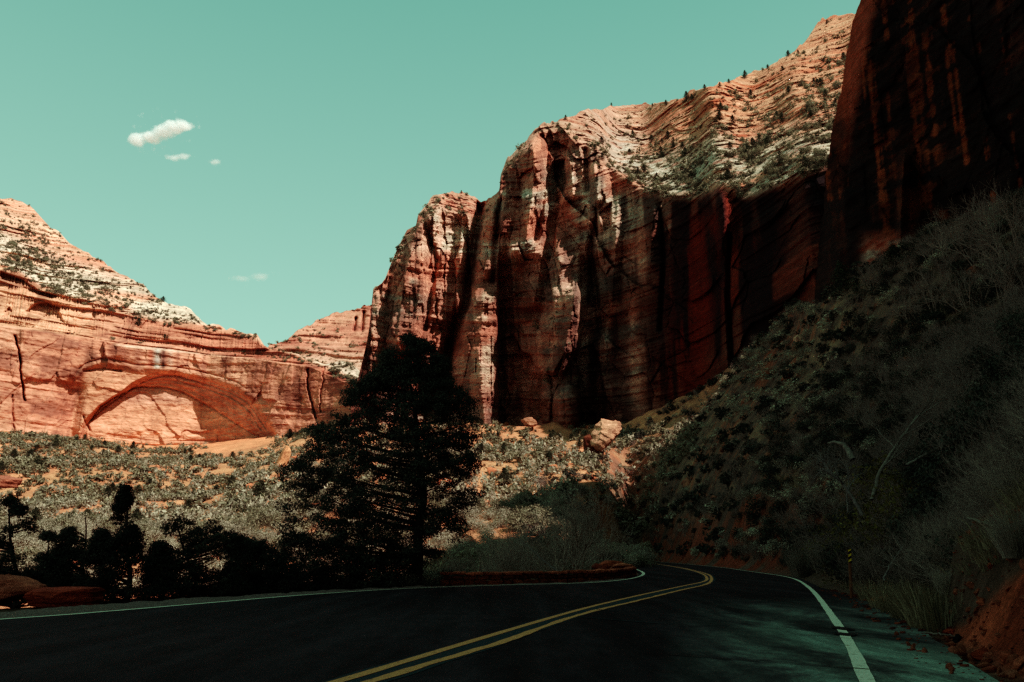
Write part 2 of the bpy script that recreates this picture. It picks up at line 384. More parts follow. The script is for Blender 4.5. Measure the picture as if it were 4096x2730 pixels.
# ------------------------------------------------------------------ wall with the great arch
SKY_A = [(-40,190),(-12,196),(0,199),(7,198),(14,200),(30,204),(36,213),(44,224),(58,231),(66,240),(72,244),(86,252),(102,261),(120,273),(139,283),(143,284),(147,290),(160,299),(174,305),(183,306),(191,310),(200,319),(207,324),(218,325),(226,331),(230,328),(237,331),(248,333),(257,334),(260,344),(266,346),(275,349),(283,351),(298,354),(306,361),(325,363),(342,362),(352,363),(358,368),(366,380),(376,392)]
RIM_A = [(-40,322),(0,326),(57,334),(115,343),(150,348),(191,353),(230,357),(268,361),(310,367),(376,396)]
BAND_A = [(-40,262),(0,267),(20,276),(38,288),(67,299),(100,308),(134,318),(160,324),(191,326),(240,335),(376,392)]
def build_arch():
    nc, nr = 560, 430
    a = np.linspace(sl(-40, 300)[0], sl(372, 380)[0], nc)
    def cur(L):
        x, y = sl([p[0] for p in L], [p[1] for p in L]); o = np.argsort(x); return np.interp(a, x[o], y[o])
    t1 = cur(SKY_A)+.003*fbm(a*90, 0*a, None, 2, 4); rim = np.minimum(cur(RIM_A), t1-.003); band = np.minimum(np.maximum(cur(BAND_A), rim+.001), t1-.001)
    y0 = np.interp(a, sl([-40, 100, 200, 300, 372], 440)[0], [520, 560, 590, 560, 520])
    t0 = np.full(nc, .10)
    def slope(a, T, Y, j):
        x, z = a*Y, CAMZ+T*Y
        u_, v_ = uv(a, T); wall = 16.; led = .55; bnd = 2.2
        top = .70+.10*fbm(u_/60, v_/40, None, 12, 2)
        s = np.where(T < rim, wall, np.where(T < rim+.006, led, bnd))
        s = s+(top-s)*ss(T, band-.003, band+.008)
        return s
    T, Y = march(a, t0, t1, nr, y0, slope)
    A = np.repeat(a[None], nr, 0); U, V = uv(A, T); X = A*Y; Z = CAMZ+T*Y
    up = ss(T, band[None]-.002, band[None]+.008); wallm = 1-ss(T, rim[None]-.001, rim[None]+.003)
    d = np.zeros_like(Y)
    for (w, h, amp, sd) in ((60, 130, 5.0, 11), (20, 40, 2.2, 12), (8, 15, 1.2, 13)):
        val, v2, ox, gap = cells(X/w+.3*fbm(X/40, Z/40, None, 70+sd, 3), Z/h+.3*fbm(X/35, Z/35, None, 75+sd, 2), sd)
        sm = 1-.75*ss(poly_dist(U, V, [(70,440),(78,375),(110,352),(190,358),(240,380),(262,400),(282,440)]), 0, 12)
        d += amp*sm*(1-.6*up)*((val-.5)+ox*(v2-.35))
    d += 2.2*fbm(X/25, Z/20, None, 81, 5)+.7*fbm(X/4, Z/2.5, None, 85, 4)
    Lz = Z+.10*X+3*fbm(X/50, Z/60, None, 91, 3)
    sm = 1-.8*ss(poly_dist(U, V, [(70,440),(78,375),(110,352),(190,358),(240,380),(262,400),(282,440)]), 0, 12)
    d += (1-up)*sm*(.7*np.tanh(fbm(Lz/7, X/150, None, 93, 4, .6)*4)+(1-wallm)*3*np.tanh(fbm(Lz/4, X/80, None, 94, 3)*3))
    Lt = Z-.30*X+6*fbm(X/70, Z/70, None, 96, 3)
    brk = ss(fbm(X/20, Z/12, None, 100, 3), -.25, .35)
    d += up*(.4+brk)*(2.6*np.tanh(fbm(Lt/8, X/40, None, 97, 3)*3.5)+1.8*np.tanh(fbm(Lt/3, X/18, None, 98, 4, .65)*3))+up*7*fbm(X/16, Z/14, None, 99, 4)
    # alcoves of the arch
    S1 = [(60,450),(69,429),(74,395),(80,372),(100,362),(122,366),(138,369),(164,369),(191,373),(212,379),(240,386),(259,403),(277,434),(285,450)]
    S2 = [(80,428),(92,411),(115,396),(134,380),(153,372),(175,371),(195,376),(213,382),(240,391),(258,407),(274,432),(284,450),(80,450)]
    S3 = [(80,460),(92,413),(115,398),(136,385),(155,386),(180,390),(203,402),(224,417),(246,430),(268,440),(268,460)]
    U_ = U+2.5*fbm(X/22, Z/22, None, 191, 3); V_ = V+2.0*fbm(X/18, Z/18, None, 193, 3); p1, p2, p3 = (poly_dist(U_, V_, smooth_closed(q)) for q in (S1, S2, S3))
    d += 3*ss(p1, -1, 5)
    # soffit: depth grows from the lip (S2) to the back wall (S3)
    d += 1.6*np.exp(-((p2-4.5)/.8)**2)+1.3*np.exp(-((p2-9)/.8)**2)*ss(U, 150, 200)+1.6*np.exp(-(p3/.9)**2)+1.4*np.exp(-((p1+4)/.8)**2)*ss(-V, -400, -370)
    f = np.clip(p2/(np.maximum(p2, 0)+np.maximum(-p3, 0)+1e-3), 0, 1); f = np.where(p3 > 0, 1, f)
    q4 = f*4; f = .45*f+.55*(np.floor(q4)+ss(q4-np.floor(q4), .55, 1))/4; f = np.where(p3 > 0, 1, f)
    d += 11*np.where(p2 > 0, .12+.88*f, 0)
    # pillars left of the arch and between, slots
    d += 9*np.exp(-((U-72+(V-400)*.10)/11)**2)*ss(V, 372, 395)
    for path, w, dep in (([(16,336),(17,343),(19,350),(20,362),(22,380),(25,400)], .9, 12), ([(12,395),(14,430)], .8, 4), ([(308,369),(307,380),(309,388),(312,402),(315,418)], 1.0, 10), ([(326,362),(323,372),(325,380),(322,390),(320,412)], .7, 6),
                         ([(84,371),(105,369),(122,371)], 1.2, 4), ([(84,416),(90,430)], 1, 4)):
        d += .7*dep*np.exp(-(line_dist(U+2.2*fbm(V/9, U/30, None, 88, 3), V, path)/w)**2)
    d += ridge(U, V, [(22,300),(24,330)], 3, 8, 6)
    # small arches in the upper band
    for pts, dep in (([(24,312),(34,303),(46,301),(62,306),(60,312),(66,324),(40,318)], 7), ([(3,311),(10,306),(14,312),(6,318)], 7), ([(0,270),(22,278),(40,290),(60,296),(52,300),(30,292),(0,280)], 6)):
        d += dep*ss(poly_dist(U, V, pts), 0, 2.5)
    fade = ss(np.arange(nr)[:, None]/(nr-1.), 1.0, .985)
    Y2 = Y+d*fade
    P = np.stack([A*Y2, Y2, CAMZ+T*Y2], -1)
    n1 = fbm(X/45, Z/25, None, 150, 5); n2 = fbm(X/12, Z/7, None, 155, 4); st = fbm(X/3.5, Z/70, None, 160, 4); st2 = fbm(X/14, Z/120, None, 163, 3)
    C = mixc(np.broadcast_to(lin(222, 154, 124), U.shape+(3,)), lin(194, 122, 96), .4+1.2*n1)
    C = mixc(C, lin(132, 82, 66), ss(st*.6+st2*.6+n2*.3, .0, .5)*.6)
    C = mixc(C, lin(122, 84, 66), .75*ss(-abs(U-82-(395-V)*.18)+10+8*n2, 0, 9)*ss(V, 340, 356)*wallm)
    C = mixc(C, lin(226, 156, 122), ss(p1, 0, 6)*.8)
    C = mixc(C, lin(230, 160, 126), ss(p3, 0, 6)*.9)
    C = mixc(C, lin(206, 138, 112), ss(p2, 0, 3)*ss(-p3, 0, 6)*.8); C = mixc(C, lin(214, 160, 138), ss(p3, 0, 4)*ss(-V, -412, -395)*.7)  # bounce light on the soffit and greyer shade behind, put into the colour
    # water stains over the arch
    for x0, w, c, k in ((157, 4.5, (206, 202, 190), .95), (163.5, 2.2, (50, 46, 46), .9), (151, 3.5, (186, 100, 76), .7), (170, 3, (206, 170, 148), .6), (138, 5, (110, 66, 56), .5), (126, 7, (120, 74, 60), .5), (178, 2, (96, 60, 52), .4)):
        C = mixc(C, lin(*c), k*np.exp(-((U-x0+.03*(V-350)+st*1.2)/w)**2*1.3)*ss(V, 346, 351)*ss(-V, -371, -366))
    C = mixc(C, lin(238, 205, 176), wallm*.7*np.exp(-((V-(350+(U-170)*.09))/1.3)**2)*ss(U, 110, 130))
    up_ = mixc(np.broadcast_to(lin(236, 178, 146), U.shape+(3,)), lin(206, 118, 88), .3+1.1*fbm((Z-.35*X)/4, X/60, None, 170, 4)+.6*n1)
    up_ = mixc(up_, lin(222, 206, 182), ss(-(V-pl(BAND_A, U)), 0, 8)*ss((V-pl(BAND_A, U)), -50, -22)*ss(n1+.3, 0, .4)*.8)
    bandm = (1-wallm)*(1-up)
    C = mixc(C, lin(232, 170, 132), bandm*.7*ss(120-U, 0, 60)); C = mixc(C, lin(176, 84, 60), bandm*.5*ss(U, 180, 220))
    C = C*(1-up[..., None])+up_*up[..., None]
    C = mixc(C, lin(120, 74, 60), .55*ss(n2+.5*n1, .1, .5)*(1-up)*(1-ss(p1, 0, 5)))
    C = desat(C, .15)
    top = P[-1]; b1 = top+np.array([0, 30, -6.]); b2 = b1+np.array([0, 120, -120.])
    PP = np.concatenate([P, b1[None], b2[None]], 0); CC = np.concatenate([C, C[-1:], C[-1:]], 0)
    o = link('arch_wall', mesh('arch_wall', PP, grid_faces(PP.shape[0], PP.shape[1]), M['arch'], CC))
    tag(o, 'sunlit canyon wall with a great blind arch and slickrock slope above', 'cliff', kind='structure')
    return dict(P=P, U=U, V=V, up=up, n=n1, n2=n2)
AW = build_arch()

# ------------------------------------------------------------------ far hill in the gap
def build_far():
    S = [(240,372),(262,356),(270,345),(283,343),(292,335),(305,326),(325,317),(343,311),(357,308),(372,305),(390,300),(430,285)]
    nc, nr = 240, 130
    a = np.linspace(sl(240, 360)[0], sl(430, 300)[0], nc); x, y = sl([p[0] for p in S], [p[1] for p in S]); t1 = np.interp(a, x, y)+.0035*fbm(a*130, 0*a, None, 77, 4)
    def slope(a, T, Y, j):
        x, z = a*Y, CAMZ+T*Y
        return .95+0*a
    T, Y = march(a, np.full(nc, .14), t1, nr, np.full(nc, 880.), slope)
    A = np.repeat(a[None], nr, 0); U, V = uv(A, T); X = A*Y; Z = CAMZ+T*Y
    Lt = Z+.08*X+6*fbm(X/70, Z/70, None, 96, 3)
    d = 16*fbm(X/50, Z/50, None, 101, 5)+5*np.tanh(fbm(Lt/13, X/90, None, 97, 3)*4)+3*np.tanh(fbm(Lt/5, X/80, None, 98, 4, .65)*3)
    for path, w, dep in (([(356,318),(354,330)], 1.3, 22), ([(364,312),(362,330)], 1.3, 22), ([(372,310),(371,325)], 1.3, 18)): d += dep*np.exp(-(line_dist(U, V, path)/w)**2)
    Y2 = Y+d; P = np.stack([A*Y2, Y2, CAMZ+T*Y2], -1)
    n1 = fbm(X/60, Z/25, None, 105, 4); C = mixc(np.broadcast_to(lin(206, 140, 112), U.shape+(3,)), lin(176, 96, 74), .4+1.3*n1); C = desat(mixc(C, lin(216, 180, 152), ss(V-340, 0, 25)*.6), .2)
    b = P[-1]+np.array([0, 60, -60.]); P2 = np.concatenate([P, b[None]], 0); C2 = np.concatenate([C, C[-1:]], 0)
    o = link('far_hill', mesh('far_hill', P2, grid_faces(nr+1, nc), M['arch'], C2)); tag(o, 'distant reddish hill in the gap between the two walls', 'hill', kind='structure')
    return dict(P=P, U=U, V=V, up=np.ones_like(U), n=n1, n2=n1)
FH = build_far()

# ------------------------------------------------------------------ dark wall on the right
DY_A, DY_Y = [.38, .42, .50, .60, .75, 1.0, 1.45], [128, 124, 113, 101, 84, 64, 44]
def build_dark():
    L = [(862,-30),(860,0),(852,28),(843,75),(836,112),(831,140),(828,160),(826,180),(824,205),(820,240),(817,262),(815,300),(812,340),(812,420)]
    la, lt = sl([p[0] for p in L], [p[1] for p in L]); o = np.argsort(lt)
    nr, nc = 420, 420
    s = np.linspace(0, 1, nc)**1.35
    t = np.linspace(.02, .83, nr); a_l = np.interp(t, lt[o], la[o]) + .003*fbm(t*60, 0*t, None, 6, 4)
    a_r = 1.45
    A = a_l[:, None]+(a_r-a_l[:, None])*s[None]; T = np.repeat(t[:, None], nc, 1)
    Yc = np.interp(A[-1], DY_A, DY_Y); Tt = np.maximum(.83, np.interp(Yc, [42, 60, 84], [112., 84., 60.])/Yc)
    T = .02+(T-.02)*((Tt-.02)/.81)[None]
    U, V = uv(A, T)
    # the wall runs in plan almost along the road: x grows slowly with distance
    Y = np.interp(A, DY_A, DY_Y)+T*4
    X = A*Y; Z = CAMZ+T*Y
    d = np.zeros_like(Y)
    bv = np.zeros_like(Y)
    for (w, h, amp, sd) in ((22, 70, 4.5, 41), (8, 30, 2.6, 42), (3, 9, .8, 43)):
        q = Y*.8+X*.3
        val, v2, ox, gap = cells(q/w+.3*fbm(q/30, Z/30, None, 170+sd, 3), Z/h+.3*fbm(q/20, Z/25, None, 175+sd, 2), sd)
        d += amp*((val-.5)-ox*(v2-.2)); bv += (val-.5)*.5
    d += 1.8*fbm(Y/12, Z/16, X/12, 181, 5)+.5*fbm(Y/2.5, Z/1.2, None, 185, 4)
    d += ridge(U, V, [(905,150),(902,190),(900,250),(905,330)], 5, 6, 8)
    d *= ss(s, 0, .03)[None]
    Y2 = Y+d; P = np.stack([A*Y2, Y2, CAMZ+T*Y2], -1)
    n1 = fbm(Y/14, Z/12, None, 190, 5); n2 = fbm(Y/4, Z/1.6, None, 195, 5); st = fbm(Y/1.1, Z/22, None, 197, 5); st2 = fbm(Y/6, Z/55, None, 199, 3)
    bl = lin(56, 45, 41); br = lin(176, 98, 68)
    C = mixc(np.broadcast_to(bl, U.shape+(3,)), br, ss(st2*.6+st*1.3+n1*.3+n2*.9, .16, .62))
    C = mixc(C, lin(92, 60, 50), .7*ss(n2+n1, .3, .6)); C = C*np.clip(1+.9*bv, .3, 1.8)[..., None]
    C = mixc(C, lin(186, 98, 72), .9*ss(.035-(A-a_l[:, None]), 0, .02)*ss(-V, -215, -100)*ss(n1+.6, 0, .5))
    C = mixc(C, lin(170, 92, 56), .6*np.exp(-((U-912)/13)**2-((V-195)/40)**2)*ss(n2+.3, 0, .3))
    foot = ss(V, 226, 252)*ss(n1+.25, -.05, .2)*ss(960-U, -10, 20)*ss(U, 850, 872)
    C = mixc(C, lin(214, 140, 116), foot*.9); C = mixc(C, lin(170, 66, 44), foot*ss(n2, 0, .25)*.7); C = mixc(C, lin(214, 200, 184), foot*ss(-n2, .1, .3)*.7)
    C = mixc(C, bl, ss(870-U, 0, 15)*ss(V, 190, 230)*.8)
    # side turned back out of sight, made high enough to shade the hill
    k = 10; side = []
    for q in range(k, 0, -1):            # the unseen side runs back, away from the road, with a level crown
        e = P[:, 0].copy(); y2 = e[:, 1]+15.*q; x2 = e[:, 0]+(y2-e[:, 1])*(a_l+.015); e[:, 0] = x2; e[:, 1] = y2
        e[:, 2] = np.minimum(e[:, 2], 4+e[:, 2])*(1-.00*q); side.append(e)
    PP = np.concatenate([np.stack(side, 1), P], 1); CC = np.concatenate([np.repeat(C[:, :1], k, 1), C], 1)
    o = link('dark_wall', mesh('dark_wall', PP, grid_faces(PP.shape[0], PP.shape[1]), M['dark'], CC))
    tag(o, 'huge dark varnished cliff standing in shade above the road', 'cliff', kind='structure')
    # the mountain goes on unseen past the viewpoint, tall enough to shade the road
    y = np.concatenate([np.linspace(64, -60, 60), np.linspace(-65, -260, 30)]); zz = np.linspace(-4, 116, 40)
    YY, ZZ = np.meshgrid(y, zz); XX = 60+10*np.sin(YY/60)+ZZ*.12+5*fbm(YY/20, ZZ/30, None, 210, 4)
    PP = np.stack([XX, YY, ZZ+4*fbm(YY/25, 0*YY, None, 214, 3)*(ZZ > 104)], -1); bk = PP[-1]+np.array([80, 0, 6.]); PP = np.concatenate([PP, bk[None]], 0)
    Cc = np.broadcast_to(lin(96, 54, 40), PP.shape)
    o = link('unseen_shade_wall', mesh('unseen_shade_wall', PP, grid_faces(PP.shape[0], PP.shape[1]), M['dark'], Cc)); tag(o, 'added unseen canyon wall beside the viewpoint that shades the road', 'cliff', kind='structure')
build_dark()
# ------------------------------------------------------------------ road outlines, traced on the ground plane
RIGHT_PX = [(867,682),(850.6,646),(831,614.6),(811.6,590),(797,580),(782,576),(760,572.8),(740,570),(726,568),(700,565.3),(672,562.8),(640,560.3)]
LEFT_PX = [(0,619.6),(102,612),(204,603.5),(306,595),(400,589),(500,585.3),(557,584),(595.7,582.4),(624.4,579.7),(638.8,576.7),(643.5,573.8),(640.7,571.2),(632,568),(621.5,565.6)]
Y1_PX = [(372,682),(500,643),(541,628),(583,614),(637,601),(682,590),(706.3,584.3),(711.5,579.5),(708.6,574.8),(696,571),(677,566.9),(653,563.7),(634,561.8)]
Y2_PX = [(338,682),(500,633),(583,609),(637,596),(682,586.3),(704,581.5),(706.7,577.6),(702,573.9),(690,570.2),(671,566.4),(650,563.4),(632,561.6)]
def smooth_path(P, step=.5):
    P = [Vector((p[0], p[1], 0)) for p in P]; out = []
    for i in range(len(P)-1):
        p0 = P[max(i-1, 0)]; p1 = P[i]; p2 = P[i+1]; p3 = P[min(i+2, len(P)-1)]
        n = max(2, int((p2-p1).length/step))
        for k in range(n):
            t = k/n; out.append(.5*((2*p1)+(p2-p0)*t+(2*p0-5*p1+4*p2-p3)*t*t+(3*p1-p0-3*p2+p3)*t**3))
    out.append(P[-1]); return np.array([(q.x, q.y) for q in out])
def even(P):
    """smooth the far, hard to survey part so that it bends like a road"""
    P = np.array(P)
    return P
RIGHT = [gnd(*p) for p in RIGHT_PX]; LEFT = [gnd(*p) for p in LEFT_PX]; Y1 = [gnd(*p) for p in Y1_PX]; Y2 = [gnd(*p) for p in Y2_PX]
def ext_start(P, n, k=6.):
    d = np.array(P[0])-np.array(P[1]); d /= np.linalg.norm(d); return [tuple(np.array(P[0])+d*k*i) for i in range(n, 0, -1)]+list(P)
RIGHT = [(-3.6,-12),(-.2,-2),(1.75,3.6)]+RIGHT+[(30.5,190)]
LEFT = [(-26,-12),(-20,-2),(-14.2,6.5)]+LEFT+[(15.5,112),(19.5,150),(22,190)]
Y1 = [(-7.0,-9),(-3.7,0)]+Y1+[(24.6,165),(26.5,190)]
Y2 = [(-7.4,-9),(-4.1,0)]+Y2+[(24.3,165),(26.2,190)]
pR, pL, pY1, pY2 = (smooth_path(q) for q in (RIGHT, LEFT, Y1, Y2))
def offset(P, d):
    t = np.gradient(P, axis=0); t /= np.linalg.norm(t, axis=1)[:, None]+1e-9; n = np.stack([t[:, 1], -t[:, 0]], 1)   # right of travel
    if np.isscalar(d): d = np.full(len(P), d)
    return P+n*d[:, None]
def resample(P, n):
    s = np.concatenate([[0], np.cumsum(np.hypot(*np.diff(P, axis=0).T))]); t = np.linspace(0, s[-1], n)
    return np.stack([np.interp(t, s, P[:, 0]), np.interp(t, s, P[:, 1])], 1)
def ribbon(name, P, w, z, mat, jag=0, seed=0, col=None, rag=0):
    s = np.concatenate([[0], np.cumsum(np.hypot(*np.diff(P, axis=0).T))]); n = int(s[-1]/.12) if s[-1] < 400 else int(s[-1]/.3)
    P = resample(P, n); q = np.linspace(0, s[-1], n)
    j1 = jag*fbm(q*1.5, 0*q, None, seed, 4); j2 = jag*fbm(q*1.5, 0*q+9, None, seed+5, 4)
    A = offset(P, -w/2+j1); B = offset(P, w/2+j2)
    V = np.zeros((2, n, 3)); V[0, :, :2] = A; V[1, :, :2] = B; V[..., 2] = z
    return mesh(name, V, grid_faces(2, n)[:, ::-1], mat)
# asphalt sheet between the outer edges
apron_w = lambda P: 0.35+.82*ss(P[:, 1], 3, 7)*ss(-P[:, 1], -34, -20)*1.0
oR = offset(pR, apron_w(pR)+.12*fbm(pR[:, 0]*1.2, pR[:, 1]*1.2, None, 4, 4)); oL = offset(pL, -.28)
def build_road():
    n = 700; a = resample(oL, n); 
    s = []
    # match the two sides by nearest point going forward
    b = resample(oR, 4000); 
    # pair by normalised length of the centre line
    kL = np.concatenate([[0], np.cumsum(np.hypot(*np.diff(a, axis=0).T))]); 
    c = resample(pY1, n); ia = np.array([np.argmin(np.hypot(*(oL-q).T)) for q in c]); ib = np.array([np.argmin(np.hypot(*(b-q).T)) for q in c])
    ia = np.maximum.accumulate(ia); ib = np.maximum.accumulate(ib)
    A, B = oL[ia], b[ib]
    m = 24; t = np.linspace(0, 1, m)[:, None, None]
    P = np.zeros((m, n, 3)); P[..., :2] = A[None]*(1-t)+B[None]*t
    return mesh('road', P, grid_faces(m, n)[:, ::-1], M['asphalt'])
def asphalt():
    s = NT('asphalt'); P = s.n('ShaderNodeNewGeometry').outputs['Position']
    sx = s.n('ShaderNodeSeparateXYZ'); s.l(P, sx.inputs[0]); X, Y = sx.outputs[0], sx.outputs[1]
    g1 = s.noise(P, 26, 7, .85); g2 = s.noise(s.vmap((3.0, 1.1, 1), rot=(0, 0, .35)), 1.0, 7, .75); big = s.noise(s.vmap((.55, .22, 1), rot=(0, 0, .3)), 1.0, 10, .72, 1.4)
    # paler asphalt in broken patches close by in the right lane, dark elsewhere
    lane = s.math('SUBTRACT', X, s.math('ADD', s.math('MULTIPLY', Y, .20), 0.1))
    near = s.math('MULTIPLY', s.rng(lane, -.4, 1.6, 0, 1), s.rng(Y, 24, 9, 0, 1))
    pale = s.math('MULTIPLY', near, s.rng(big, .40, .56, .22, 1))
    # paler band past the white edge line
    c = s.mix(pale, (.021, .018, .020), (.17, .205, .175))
    tr = s.noise(s.vmap((.9, .07, 1), rot=(0, 0, .32)), 1.0, 4, .6); pale2 = s.rng(tr, .4, .62, .75, 1.7); q_ = s.n('ShaderNodeCombineColor'); [s.l(pale2, q_.inputs[i]) for i in range(3)]; c = s.mix(1.0, c, q_.outputs[0], 'MULTIPLY')
    t = s.math('MULTIPLY', s.rng(g1, .3, .7, .35, 1.7), s.rng(g2, .3, .7, .55, 1.45)); g = s.n('ShaderNodeCombineColor'); [s.l(t, g.inputs[i]) for i in range(3)]
    s.bump(s.math('ADD', g1, g2), .35, .01)
    s.b.inputs['Specular IOR Level'].default_value = .12
    return s.out(s.mix(1.0, c, g.outputs[0], 'MULTIPLY'), .88)
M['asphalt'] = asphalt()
def paint(name, c, wear=.8):
    s = NT(name); f = s.noise(s.vmap((1, 1, 1)), 9, 8, .75); g = s.noise(s.vmap((1, 1, 1)), 70, 3, .6)
    k = s.rng(f, .55, .68, 0, wear)
    c2 = s.mix(k, c, (.015, .016, .018)); t = s.rng(g, .3, .7, .75, 1.2); q = s.n('ShaderNodeCombineColor'); [s.l(t, q.inputs[i]) for i in range(3)]
    return s.out(s.mix(1.0, c2, q.outputs[0], 'MULTIPLY'), .8)
M['white'] = paint('white_paint', (.66, .58, .47)); M['yellow'] = paint('yellow_paint', (.66, .29, .135)); M['teal'] = paint('old_line_margin', (.012, .04, .045), .9)
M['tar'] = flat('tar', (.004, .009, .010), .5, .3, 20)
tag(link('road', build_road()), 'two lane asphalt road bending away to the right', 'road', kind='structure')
tag(link('road_line_margin', ribbon('m', (resample(pY1, 900)+resample(pY2, 900))/2, .62, .004, M['teal'], .05, 3)), 'dark teal asphalt strip under the yellow lines', 'road marking', kind='structure')
for nm, P, w, m, j, lb in (('yellow_line', pY1, .15, 'yellow', .035, 'worn yellow centre line on the near side'), ('yellow_line', pY2, .15, 'yellow', .01, 'yellow centre line on the far side'),
                       ('white_line', pR, .145, 'white', .012, 'white edge line on the right of the road'), ('white_line', pL, .20, 'white', .01, 'white edge line on the left of the road')):
    tag(link(nm, ribbon(nm, P, w, .008, M[m], j, 5)), lb, 'road marking', kind='structure')
def dark_line(pts, w, seed, mat='tar', z=.012):  # thin wavering dark line laid across the road
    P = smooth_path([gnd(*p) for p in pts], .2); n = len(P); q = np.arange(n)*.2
    P = offset(P, .05*fbm(q, 0*q, None, seed, 3)); o = link('thin_dark_line', ribbon('dark_line', P, w, z, M[mat], w*.3, seed)); tag(o, 'thin dark line across the right lane', 'tar seam', kind='structure')
dark_line([(668,655),(720,659),(790,664),(860,669),(910,673)], .03, 1); dark_line([(790,634),(830,637),(850,639),(868,641)], .018, 2); dark_line([(840,619),(850,620),(862,622)], .015, 3); dark_line([(780,627),(815,630),(842,633)], .02, 4)
dark_line([(597,609.5),(606,610.5),(619,611.5)], .05, 7, 'teal'); dark_line([(580,617.5),(610,620),(660,624)], .05, 8, 'teal')
# tar patch on the white line
def patch(cx, cy, rx, ry, seed):
    th = np.linspace(0, 2*np.pi, 40, endpoint=False); r = 1+.35*fbm(np.cos(th)*1.4+seed, np.sin(th)*1.4, None, seed, 3)
    V = np.stack([cx+rx*r*np.cos(th), cy+ry*r*np.sin(th), 0*th+.014], 1); V = np.concatenate([V, [[cx, cy, .014]]]); F = np.array([[i, (i+1) % 40, 40] for i in range(40)])
    tag(link('tar_patch', mesh('tar_patch', V, F, M['tar'])), 'small black tar patch on the white line', 'tar patch', kind='structure')
x, y = gnd(842, 629); patch(x, y, .13, .35, 3)
x, y = gnd(845, 635); patch(x, y, .16, .22, 8)

# ------------------------------------------------------------------ terrain
def Zs(L):   # (column, row, distance) sights -> bearing, distance, height
    a, t = sl([p[0] for p in L], [p[1] for p in L]); Y = np.array([p[2] for p in L], float); return a, Y, CAMZ+t*Y
def Zp(L):   # (column, distance, height)
    a, t = sl([p[0] for p in L], 560); return a, np.array([p[1] for p in L], float), np.array([p[2] for p in L], float)
C0 = Zp([(-400, 2, -.1), (1600, 2, -.1)])
C1 = Zp([(-400,13,-.1),(0,20.5,-.1),(170,22.5,-.1),(300,28,-.1),(440,35,-.1),(560,42,-.1),(600,60,-.1),(615,110,-.1),(622,150,-.1),(630,180,-.1),(640,185,-.1),(650,160,-.1),(672,120,-.1),(700,92,-.1),(726,75,-.1),(760,54,-.1),(797,39,-.1),(840,26,-.1),(880,19.5,-.1),(930,14,-.1),(965,9.8,-.1),(1000,7.5,-.1),(1100,5.5,-.1),(1600,3.5,0)])
C2 = Zp([(-400,30,-5),(0,42,-5),(170,45,-5),(300,50,-5),(440,58,-4),(560,72,-2.5),(600,90,-.8),(615,130,.5),(622,165,1.5),(630,205,3),(640,205,3.5),(650,175,4),(672,134,4),(700,105,3.5),(726,86,3.2),(760,62,2.6),(797,46,1.8),(840,34,1.0),(880,26,.5),(930,20,.15),(945,13,.2),(960,10.8,.30),(980,9.9,.46),(1000,9.4,.60),(1024,9.0,.76),(1100,7.5,2),(1600,5,3)])
C3 = Zs([(-400,585,70),(0,588,92),(100,588,92),(300,588,95),(440,580,95),(560,562,115),(600,553,150),(615,548,185),(630,541,222),(650,534,205),(672,522,165),(700,510,135),(760,490,84),(797,480,66),(840,470,52),(880,465,44),(930,460,34),(968,455,28),(1024,440,24),(1100,410,20),(1600,300,14)])
C4 = Zs([(-400,500,200),(0,505,230),(100,507,230),(190,520,230),(230,505,235),(250,492,240),(290,476,250),(330,474,240),(400,482,222),(500,500,204),(560,484,212),(600,466,240),(615,460,255),(630,454,262),(660,444,238),(700,430,205),(760,405,136),(797,390,112),(840,372,92),(880,358,78),(930,342,64),(968,335,56),(1024,322,48),(1100,292,42),(1600,240,26)])
C5 = Zs([(-400,430,480),(-40,432,505),(0,430,512),(100,440,548),(150,446,560),(210,443,575),(250,438,572),(285,436,555),(310,428,520),(350,420,425),(400,425,408),(450,428,392),(480,424,376),(520,429,366),(560,428,358),(590,428,346),(620,426,332),(660,410,306),(700,392,284),(760,335,236),(790,318,200),(815,303,128),(828,296,121),(860,274,112),(890,255,104),(930,232,93),(1024,196,77),(1100,172,62),(1600,150,36)])
C6 = (C5[0], C5[1]*1.6, C5[2]+C5[1]*.02)
NA, NY = 900, 620
A_ = np.linspace(-.85, 1.35, NA); LY = np.linspace(math.log(2.0), math.log(900), NY)
